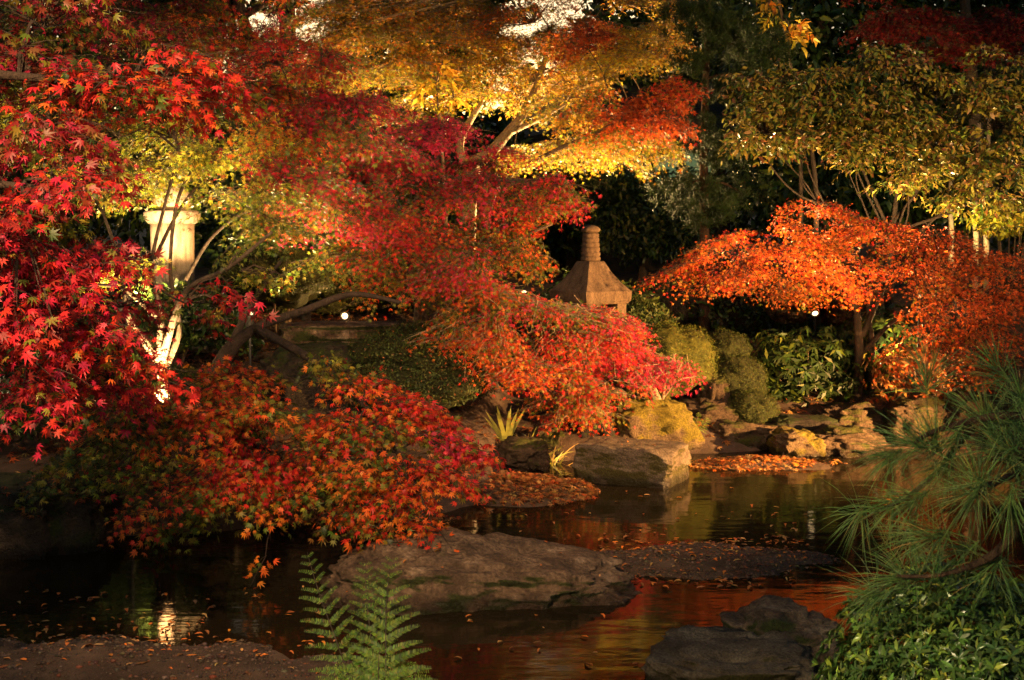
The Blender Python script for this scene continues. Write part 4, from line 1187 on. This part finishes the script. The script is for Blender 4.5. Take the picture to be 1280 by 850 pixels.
# ------------------------------------------------------------------ backdrop evergreens
def evergreen(px, d, crowns, tpx, label, ls=1.0):
    base = at(px, 300, d)
    base.z = ground_z(base.x, base.y)
    root = empty('evergreen_tree', base, label, 'evergreen tree', 'dark evergreens behind the garden')
    top = at(px, tpx, d)
    m = MB()
    p2, r2 = spline([(base - Vector((0, 0, .2)), .16), (base.lerp(top, .5) + Vector((.1, 0, 0)), .11), (top, .03)])
    m.tube(p2, [r * (1 if ls == 1 else .4) for r in r2], 10, wob=.05); m.build('trunk', M_DARK_BARK, root, True)
    L = Leaves()
    for cx, cy_, rx, rz, n in crowns:
        c = np.array(at(cx, cy_, d))
        u = unit(rng.normal(size=(n, 3)))
        lump = np.array([mnoise.noise(Vector(v) * 2.3 + Vector((cx, cy_, 0))) for v in u])[:, None]
        rr = rng.random((n, 1)) ** .4 * (1 + .35 * lump)
        p = c + u * rr * np.array([m_px(rx, d), 1.0, m_px(rz, d)])
        t = u * .6 + rng.normal(0, .6, (n, 3)); t[:, 2] -= .3
        nn = u + rng.normal(0, .5, (n, 3)); nn[:, 2] += .6
        L.add(p, t, nn, rng.uniform(.10, .2, n) * ls, pick('evergreen', n))
    L.build('crown', M_GLOSSY_LEAF, OVAL, root)


EV = 'dark evergreen standing in the unlit backdrop behind the maples'
evergreen(40, 17, [(40, 60, 150, 120, 4200), (20, 220, 140, 100, 3000), (60, -150, 190, 140, 3600)], -260, EV)
evergreen(200, 18, [(190, 70, 110, 110, 3400), (210, 220, 140, 90, 3000), (210, -170, 150, 120, 3000)], -260, EV)
evergreen(350, 17.5, [(350, 190, 110, 80, 3000), (340, 290, 130, 60, 2200), (365, 105, 70, 45, 1400), (270, -20, 50, 40, 900), (352, -10, 22, 30, 300), (350, -190, 140, 130, 2600)], -260, EV)
evergreen(500, 17, [(500, 190, 110, 90, 3200), (490, 290, 130, 60, 2400), (490, 105, 90, 55, 2000), (570, 45, 60, 50, 1200), (500, -10, 70, 40, 1200), (600, -20, 60, 40, 900), (560, 100, 60, 40, 700), (500, -180, 140, 120, 2600)], -240, EV)
evergreen(620, 18.5, [(610, 210, 90, 70, 2600), (650, 280, 110, 60, 2200)], 140, EV)
evergreen(745, 20, [(745, 200, 80, 90, 3000), (790, 70, 80, 120, 3400), (750, 290, 90, 50, 1800), (800, -180, 110, 150, 2600)], -260, EV)
evergreen(900, 21, [(890, 60, 110, 130, 4000), (900, 220, 120, 80, 2600), (920, -170, 130, 140, 3000)], -260, EV)
evergreen(1020, 17, [(1010, 40, 120, 120, 3800), (1030, 210, 120, 100, 3600), (1020, -150, 150, 130, 3000)], -260, EV)
evergreen(1150, 18, [(1150, 60, 120, 120, 3800), (1150, 210, 130, 100, 3600), (1150, -150, 140, 130, 3000)], -260, EV)
evergreen(1280, 17, [(1270, 60, 130, 140, 4000), (1280, 210, 130, 100, 3600), (1290, -160, 150, 140, 3200)], -260, EV)
evergreen(800, 15.8, [(805, 275, 80, 50, 5200), (765, 222, 46, 24, 1800), (850, 245, 44, 34, 1800)], 170, EV, .5)
h = empty('evergreen_hedge', at(640, 300, 23), 'long dark hedge closing the garden behind every tree', 'hedge')
L = Leaves()
n = 42000
hp = np.stack([rng.uniform(-14, 14, n), 23 + rng.normal(0, .5, n), rng.uniform(.8, 4.3, n)], 1)
tall = np.clip((np.abs(hp[:, 0] + 1.9) - 3.4) / 1.2, 0, 1)     # rises on both sides of the sky gap
hp[:, 2] += tall * rng.random(n) * 6.0
hp[:, 2] *= 1 + .08 * np.sin(hp[:, 0] * 1.7) + .05 * np.sin(hp[:, 0] * 4.1)
hn = rng.normal(0, .6, (n, 3)); hn[:, 1] -= 1
L.add(hp, rng.normal(size=(n, 3)), hn, rng.uniform(.12, .24, n), pick('evergreen', n))
L.build('foliage', M_GLOSSY_LEAF, OVAL, h)
m = MB()
for k in range(14):
    x = -13 + 2 * k
    m.tube([(x, 23, .6), (x + .1, 23, 2.0), (x, 23.1, 3.6)], [.07, .05, .02], 7)
m.build('stems', M_BARK, h)['kind'] = 'stuff'


# ------------------------------------------------------------------ shrubs
M_MOSS = rough_mat('moss_cushion', [(0.3, (0.03, 0.035, 0.006)), (0.55, (0.085, 0.085, 0.012)), (0.75, (0.14, 0.12, 0.018))], 9, 1.0, 60, 0.95, dist=0.012)
M_TWIGS = rough_mat('packed_twigs', [(0.3, (0.012, 0.014, 0.004)), (0.7, (0.04, 0.045, 0.012))], 9, 1.0, 60, 0.95, dist=0.012)


def shrub(name, label, px, py, rx, rz, d, ry, n, pal, size, tmpl, cat='shrub', whorl=1, droop=0.0, mat=None, tip_pal=None, tip=0.0, stem=True, lump=.12, low=-.5, group=None, shell=.82, core=None):
    c = at(px, py, d)
    RX, RZ = m_px(rx, d), m_px(rz, d)
    gz = ground_z(c.x, c.y)
    root = empty(name, (c.x, c.y, gz), label, cat, group)
    L = Leaves()
    k = max(1, n // whorl)
    u = unit(rng.normal(size=(k * 2, 3)))
    u = u[u[:, 2] > low][:k]
    k = len(u)
    lm = np.array([mnoise.fractal(Vector(v) * 2.2 + Vector((px * .1, py * .1, 0)), 1, 2, 3) for v in u])[:, None]
    rr = (shell + (1 - shell) * rng.random((k, 1)) ** .6) * (1 + lump * lm * 2)
    p = np.array(c) + u * rr * np.array([RX, ry, RZ])
    nrm = unit(u / np.array([RX, ry, RZ]))
    tone = rng.normal(1, .16, (k, 1)).clip(.6, 1.5)
    istip = rng.random(k) < tip
    for j in range(whorl):
        if whorl == 1:
            t = rng.normal(0, .8, (k, 3)) + nrm * .45
        else:
            a = 2 * math.pi * j / whorl + rng.random(k) * .8
            e1 = unit(np.cross(nrm, rng.normal(size=(k, 3)))) if j == 0 else e1
            e2 = np.cross(nrm, e1)
            op = np.where(istip, 1.0, .45)[:, None]
            t = e1 * np.cos(a)[:, None] + e2 * np.sin(a)[:, None] + nrm * op
        t[:, 2] -= droop
        nn = nrm + rng.normal(0, .35, (k, 3))
        cc = pick(pal, k) * tone
        if tip_pal:
            cc = np.where(istip[:, None], pick(tip_pal, k), cc)
        L.add(p, t, nn, size * rng.uniform(.65, 1.2, k), cc)
    L.build('foliage', mat or M_GLOSSY_LEAF, tmpl, root)
    if core:    # the packed inner twigs and moss under the clipped surface
        bm = bmesh.new()
        bmesh.ops.create_icosphere(bm, subdivisions=5, radius=1.0)
        for v in bm.verts:
            q = v.co.normalized()
            f = .90 * (1 + lump * 2 * mnoise.fractal(q * 2.2 + Vector((px * .1, py * .1, 0)), 1, 2, 3)) + .03 * mnoise.noise(q * 14)
            v.co = Vector((c.x + q.x * RX * f, c.y + q.y * ry * f, c.z + q.z * RZ * f))
        me = bpy.data.meshes.new('mound')
        bm.to_mesh(me)
        bm.free()
        link_mesh('mound', me, core, root, True)
    if stem:
        st = MB()
        for _ in range(10):
            a = random.uniform(0, 6.28)
            e = Vector((c.x + math.cos(a) * RX * .6, c.y + math.sin(a) * ry * .6, c.z + RZ * random.uniform(.1, .6)))
            b = Vector((c.x + math.cos(a) * RX * .15, c.y + math.sin(a) * ry * .15, min(gz, c.z - RZ * .8) - .05))
            st.tube([b, b.lerp(e, .5) + Vector((0, 0, .04)), e], [.012, .009, .004], 5, False)
        st.build('stems', M_BARK, root)
    return root


shrub('azalea_bush', 'near azalea bush with whorled glossy leaves in bottom right corner', 1232, 935, 218, 222, 2.45, .34, 24000, 'azalea', .023, NARROW, 'azalea bush', whorl=7, tip_pal='azalea_tip', tip=.22, low=-.1, lump=.10, shell=.70)
shrub('clipped_shrub', 'large dark clipped shrub sloping down to the grass tuft', 515, 468, 95, 62, 8.9, .5, 11000, 'clipped', .022, OVAL, core=M_TWIGS, shell=.9, mat=M_DRY)
shrub('clipped_shrub', 'rounded mossy green shrub behind the arching maple limb', 345, 345, 72, 42, 10.6, .5, 6000, 'olive_shrub', .022, OVAL, core=M_TWIGS, shell=.9, mat=M_DRY)
shrub('clipped_shrub', 'olive clipped shrub spreading left of the small glowing lamp', 290, 378, 75, 28, 10.9, .5, 4500, 'olive_shrub', .022, OVAL, core=M_TWIGS, shell=.9, mat=M_DRY)
shrub('clipped_shrub', 'dim olive shrub just behind the small glowing lamp', 445, 372, 85, 34, 11.6, .5, 5000, 'olive_shrub', .022, OVAL, core=M_TWIGS, shell=.9, mat=M_DRY)
shrub('moss_mound', 'bright yellow green mound right of the pink red maple', 840, 452, 58, 48, 10.4, .42, 9000, 'moss_shrub', .013, OVAL, core=M_MOSS, lump=.08, shell=.93, mat=M_DRY)
shrub('clipped_shrub', 'dark leafy shrub behind the yellow green mound', 800, 410, 42, 36, 10.8, .4, 3000, 'clipped', .04, OVAL, mat=M_DRY)
shrub('moss_mound', 'dull olive mound touching the dark broadleaf shrub', 903, 440, 36, 28, 10.8, .35, 5000, 'olive_shrub', .013, OVAL, core=M_TWIGS, lump=.08, shell=.93, mat=M_DRY)
shrub('moss_mound', 'olive mound above the leaning pale stone', 922, 474, 38, 32, 10.5, .35, 5000, 'olive_shrub', .013, OVAL, core=M_TWIGS, lump=.08, shell=.93, mat=M_DRY)
shrub('moss_mound', 'small round mound at the shore under the olive mounds', 938, 512, 34, 26, 10.15, .3, 4500, 'olive_shrub', .018, LANCE, core=M_TWIGS, lump=.08, shell=.9, mat=M_DRY)
shrub('broadleaf_shrub', 'dark shrub with drooping strap leaves under the orange maple', 1010, 466, 88, 56, 10.8, .45, 3400, 'evergreen', .09, LANCE, whorl=6, droop=.75, low=-.8, lump=.2, shell=.5, mat=M_LEAF)
shrub('broadleaf_shrub', 'dark leafy shrub between the orange maple trunk and dry shrub', 1110, 430, 70, 50, 11.2, .5, 1800, 'evergreen', .09, LANCE, whorl=6, droop=.6, low=-.8, lump=.2, shell=.5)
shrub('dry_shrub', 'dry brown leafed shrub on the right shore behind the pine', 1150, 470, 62, 48, 10.2, .35, 1400, 'dry_shrub', .06, OVAL, whorl=5, droop=.4, low=-.8, lump=.25, mat=M_DRY, shell=.4)
shrub('broadleaf_shrub', 'dark low shrub at the left edge under the crimson boughs', 20, 500, 90, 60, 8.0, .5, 2600, 'evergreen', .06, OVAL, low=-.6, lump=.2)
shrub('broadleaf_shrub', 'dark bank shrub behind the left multi stemmed maple', 205, 408, 105, 48, 9.4, .3, 4200, 'evergreen', .06, OVAL, low=-.6, lump=.2)
shrub('broadleaf_shrub', 'unlit shrub low behind the stone lantern', 740, 400, 90, 50, 12.2, .5, 3200, 'evergreen', .07, OVAL, low=-.6, lump=.2)
shrub('broadleaf_shrub', 'unlit shrub behind the brown pine trunk', 940, 395, 110, 46, 12.9, .5, 3000, 'evergreen', .07, OVAL, low=-.6, lump=.2)
shrub('broadleaf_shrub', 'bright green leafed shrub at the right edge by the pale stems', 1265, 275, 36, 22, 12.0, .4, 900, 'lime', .07, OVAL, low=-.8, lump=.2)


# ------------------------------------------------------------------ grasses, ferns
def blade(m, base, d, ln, w, bend, n=6):
    d = Vector(d).normalized()
    s = d.cross(Vector((0, 1, 0.1))).normalized()
    v = []
    for i in range(n + 1):
        f = i / n
        p = Vector(base) + d * ln * f + Vector((d.x * .3, d.y * .3, -1)) * bend * f * f * ln
        ww = w * (1 - f) ** .6 * (.6 + .4 * min(1, f * 4))
        v += [p - s * ww, p + s * ww]
    m.add(v, [(2 * i, 2 * i + 1, 2 * i + 3, 2 * i + 2) for i in range(n)])


def tinted(name, m, mat, parent, pal):
    me = bpy.data.meshes.new(name)
    me.from_pydata(m.v, [], m.f)
    n = len(m.v)
    a = me.attributes.new('tint', 'FLOAT_COLOR', 'POINT')
    c4 = np.ones((n, 4), np.float32)
    g = np.array([mnoise.noise(Vector(p) * 9) for p in m.v])[:, None]
    c4[:, :3] = PAL[pal][0][0] * (1 + .5 * g)
    a.data.foreach_set('color', c4.ravel())
    me.update()
    return link_mesh(name, me, mat, parent)


PAL['blade'] = P(((0.34, 0.34, 0.07), 1))
PAL['straw'] = P(((0.42, 0.27, 0.09), 1))
b0 = at(650, 558, 9.1)
b0.z = ground_z(b0.x, b0.y)
g1 = empty('iris_clump', b0, 'broad bladed iris fanning left at the far waterline', 'iris')
m = MB()
for i in range(13):
    blade(m, b0 + Vector((-.012 * i, 0, -.01)), (-.95 + .12 * i + random.uniform(-.06, .06), random.uniform(-.3, .1), .6 + .05 * i), random.uniform(.36, .52), .021, .12)
tinted('blades', m, M_GLOSSY_LEAF, g1, 'blade')
g2 = empty('grass_tuft', at(668, 560, 9.0), 'arching green and straw grass tuft beside the iris', 'grass tuft')
m, m2 = MB(), MB()
for i in range(90):
    a = random.uniform(0, 6.28)
    r = random.uniform(.2, .9)
    gx, gy = b0.x + random.uniform(-.02, .28), 9.08 + random.uniform(-.08, .1)
    blade(m if i % 4 else m2, (gx, gy, ground_z(gx, gy) - .01), (math.cos(a) * r, math.sin(a) * r, 1), random.uniform(.2, .36), .006, random.uniform(.2, .7), 5)
tinted('green_blades', m, M_GLOSSY_LEAF, g2, 'blade')
tinted('straw_blades', m2, M_DRY, g2, 'straw')


def fern(label, fronds, pal='fern', npin=17, group=None):
    """fronds: list of (base, tip, width, sag, face)"""
    root = empty('fern', fronds[0][0], label, 'fern', group)
    for base, tip, width, sag, face in fronds:  # one stalk and one frond each
        base, tip = Vector(base), Vector(tip)
        ax = tip - base
        ln = ax.length
        facev = Vector(face).normalized()
        side = ax.cross(facev).normalized()
        pts = []
        for i in range(25):
            f = i / 24
            pts.append(base + ax * f + facev * (-sag * ln * (f - .35) ** 2 * 1.5) + side * (.02 * ln * math.sin(f * 5)))
        rc = MB(); rc.tube(pts, [.0032 * (1 - .8 * i / 24) for i in range(25)], 6)
        fr = rc.build('stalk', M_BARK, root, True)
        L = Leaves()
        for i in range(npin):
            f = .16 + .84 * (1 - (1 - i / npin) ** 1.25)
            j = min(23, int(f * 24))
            p = pts[j].lerp(pts[j + 1], f * 24 - j) if j < 24 else pts[24]
            tg = (pts[j + 1] - pts[j]).normalized()
            pl = width * (math.sin(min(1, (f - .1) * 3.2) * 1.5708)) * (1 - f) ** .62 * 1.2 * random.uniform(.85, 1.1) + .006
            for sgn in (1, -1):
                if random.random() < .05:
                    continue
                dd = (side * sgn + tg * (.38 + .5 * f) + facev * random.uniform(-.35, .15) + Vector((0, 0, random.uniform(-.12, .06)))).normalized()
                nl = max(4, int(pl / .0052))
                ff = (np.arange(nl) + .5) / nl
                for s2 in (1, -1):
                    crossd = np.array(dd.cross(facev).normalized()) * s2
                    pos = np.array(p)[None] + np.array(dd)[None] * (ff * pl)[:, None]
                    pos[:, 2] -= (ff ** 2) * pl * .18
                    t = crossd[None] + np.array(dd)[None] * .55 + rng.normal(0, .06, (nl, 3))
                    nn = np.repeat(np.array(facev)[None], nl, 0) + rng.normal(0, .12, (nl, 3))
                    sz = pl * .10 * (1 - ff) ** .6 * rng.uniform(.75, 1.15, nl) + .004
                    L.add(pos, t, nn, sz, pick(pal, nl))
        L.build('frond', M_GLOSSY_LEAF if False else M_LEAF, (np.array([(0, -.17, 0), (0, .17, 0), (.7, .16, -.04), (1, 0, -.1), (.7, -.16, -.04)], float)[[0, 4, 3, 2, 1]], np.array([(0, 1, 2, 3, 4)], int)), root)
    return root


fb = at(462, 985, 3.5)
fern('upright green fern with feathery fronds in front of the large boulder', [
    (at(462, 975, 3.5), at(392, 686, 3.6), .135, .16, (.25, -1, .35)),
    (at(470, 975, 3.5), at(487, 694, 3.55), .165, .22, (-.12, -1, .30)),
    (at(468, 980, 3.55), at(462, 700, 3.85), .14, -.05, (.05, -1, .15))])
fern('broad bright fern frond low at the bottom edge', [
    (at(470, 1000, 3.2), at(530, 812, 3.05), .14, .3, (.1, -.7, .75)), (at(465, 1000, 3.2), at(412, 808, 3.05), .13, .3, (-.1, -.7, .75)), (at(470, 1000, 3.2), at(476, 798, 3.2), .13, .25, (0, -.75, .65))])
fern('small lit fern beside the golden mossy boulder', [
    (at(862, 548, 9.7), at(890, 520, 9.6), .06, .3, (.3, -.7, .6)), (at(862, 548, 9.7), at(876, 512, 9.7), .05, .3, (0, -.8, .6)), (at(862, 548, 9.7), at(850, 516, 9.6), .05, .3, (-.2, -.8, .6))], npin=12)

# pale lit stems at right
for i, (px, py0, py1) in enumerate(((1187, 250, 300), (1218, 262, 305), (1231, 258, 310))):
    d = 13.6
    r = empty('pale_stem', at(px, 340, d), ('pale lit stem left of two thin pale stems', 'thin pale stem in the middle of three at right edge', 'thin pale stem nearest the bright green shrub')[i], 'tree stem', 'pale stems behind the orange maple')
    m = MB()
    p2, r2 = spline([(at(px, 380, d), .035), (at(px + 2, py1, d), .03), (at(px + 1, py0, d), .028), (at(px + 6, py0 - 110, d), .02)])
    m.tube(p2, r2, 10, wob=.06); m.build('trunk', M_PALE_BARK, r, True)
    L = Leaves()
    spray_pad(L, None, at(px + 6, py0 - 70, d), .3, .3, .3, at(px, py0, d), 120, 'olive', .06)
    L.build('crown', M_LEAF, LEAF5, r)


# ------------------------------------------------------------------ fallen leaves
def litter(name, pts, size, pal, tmpl=LEAF5, tilt=.35, mat=None):
    pts = np.array(pts, float)
    n = len(pts)
    a = rng.random(n) * 6.283
    t = np.stack([np.cos(a), np.sin(a), rng.normal(0, tilt * .5, n)], 1)
    nn = rng.normal(0, tilt, (n, 3)); nn[:, 2] = 1
    o = link_mesh(name, leaves_mesh(name, pts, t, nn, size * rng.uniform(.6, 1.25, n), pick(pal, n), tmpl), mat or M_DRY)
    setp(o, kind='stuff')
    return o


pts = []
while len(pts) < 20000:
    x, y = random.uniform(-5, 5), random.uniform(6.6, 13.5)
    if random.random() > (1.0 if y < 10 else .5) or vnoise(x, y, 2.6, 4) < random.gauss(0, .22):
        continue
    z = ground_z(x, y)
    if z > .004:
        pts.append((x, y, z + random.uniform(.006, .03)))
litter('fallen_leaves', pts, .042, 'litter')
pts = []
for cx, cyy, rx, ry, n in ((0.05, 8.0, .50, .42, 1500), (.42, 8.02, .13, .1, 160), (-.9, 7.2, .6, .14, 500)):
    for _ in range(n):
        a, r = random.uniform(0, 6.283), random.random() ** .6
        x, y = cx + rx * r * math.cos(a), cyy + ry * r * math.sin(a)
        pts.append((x, y, max(ground_z(x, y), .002) + random.uniform(.004, .03)))
litter('fallen_leaves', pts, .034, 'litter')
pts = []
for _ in range(900):
    a, r = random.uniform(0, 6.283), random.random() ** .55
    x, y = 1.68 + .48 * r * math.cos(a), 9.0 + .24 * r * math.sin(a)
    pts.append((x, y, max(ground_z(x, y), .002) + random.uniform(.004, .022)))
for _ in range(60):
    p = on_plane(random.uniform(955, 1065), random.gauss(577, 1.5), .005)
    pts.append(tuple(p))
litter('fallen_leaves', pts, .032, 'litter_bright')
pts = []
for px0, px1, py0, py1, n in ((0, 260, 740, 810, 90), (0, 420, 790, 850, 90), (740, 1010, 672, 735, 330), (640, 1000, 610, 690, 45), (900, 1010, 640, 700, 40), (560, 800, 760, 850, 16), (250, 420, 730, 800, 20)):
    for _ in range(n):
        p = on_plane(random.uniform(px0, px1), random.uniform(py0, py1), 0)
        pts.append((p.x, p.y, max(ground_z(p.x, p.y), .001) + .005))
litter('floating_leaves', pts, .036, 'litter_bright', OVAL, .12)


def on_rock(o, n, up=.75):
    vs_ = [v for v in o.data.vertices if v.normal.z > up]
    return [tuple(o.location + random.choice(vs_).co + Vector((0, 0, .006))) for _ in range(n)]


litter('fallen_leaves', on_rock(BANK, 260, .7), .036, 'litter')
litter('fallen_leaves', on_rock(BIG, 16) + on_rock(BLOCK, 14, .85), .024, 'litter_bright', OVAL)


# ------------------------------------------------------------------ pebbles of the gravel bars
def gravel(name, patches, pal):
    bm = bmesh.new()
    bmesh.ops.create_icosphere(bm, subdivisions=1, radius=1.0)
    TV = np.array([v.co for v in bm.verts]); TF = np.array([[v.index for v in f.verts] for f in bm.faces])
    bm.free()
    Pp, Ss = [], []
    for cx, cyy, rx, ry, n in patches:
        for _ in range(n):
            a, r = random.uniform(0, 6.283), random.random() ** .5
            x, y = cx + rx * r * math.cos(a), cyy + ry * r * math.sin(a)
            z = ground_z(x, y)
            if z > -.012:
                Pp.append((x, y, z)); Ss.append(.002 + .009 * random.random() ** 7)
    Pp, Ss = np.array(Pp), np.array(Ss)
    n = len(Pp)
    sc = Ss[:, None, None] * rng.uniform(.6, 1.3, (n, 1, 3)) * np.array([1.2, 1.2, .7])
    V = Pp[:, None, :] + TV[None] * sc * rng.uniform(.85, 1.15, (n, len(TV), 1))
    Fc = (TF[None] + (np.arange(n) * len(TV))[:, None, None]).reshape(-1, 3)
    o = link_mesh(name, np_mesh(name, V.reshape(-1, 3), Fc, np.repeat(pick(pal, n), len(TV), 0)), M_DRY, None, True)
    setp(o, kind='stuff')


PAL['gravel'] = P(((0.055, 0.037, 0.028), 5), ((0.085, 0.06, 0.045), 3), ((0.035, 0.025, 0.02), 5), ((0.16, 0.12, 0.09), .4), ((0.13, 0.05, 0.025), 1.5))
gravel('gravel', ((0.95, 6.32, .8, .48, 16000), (-1.75, 4.45, 1.5, .75, 22000)), 'gravel')
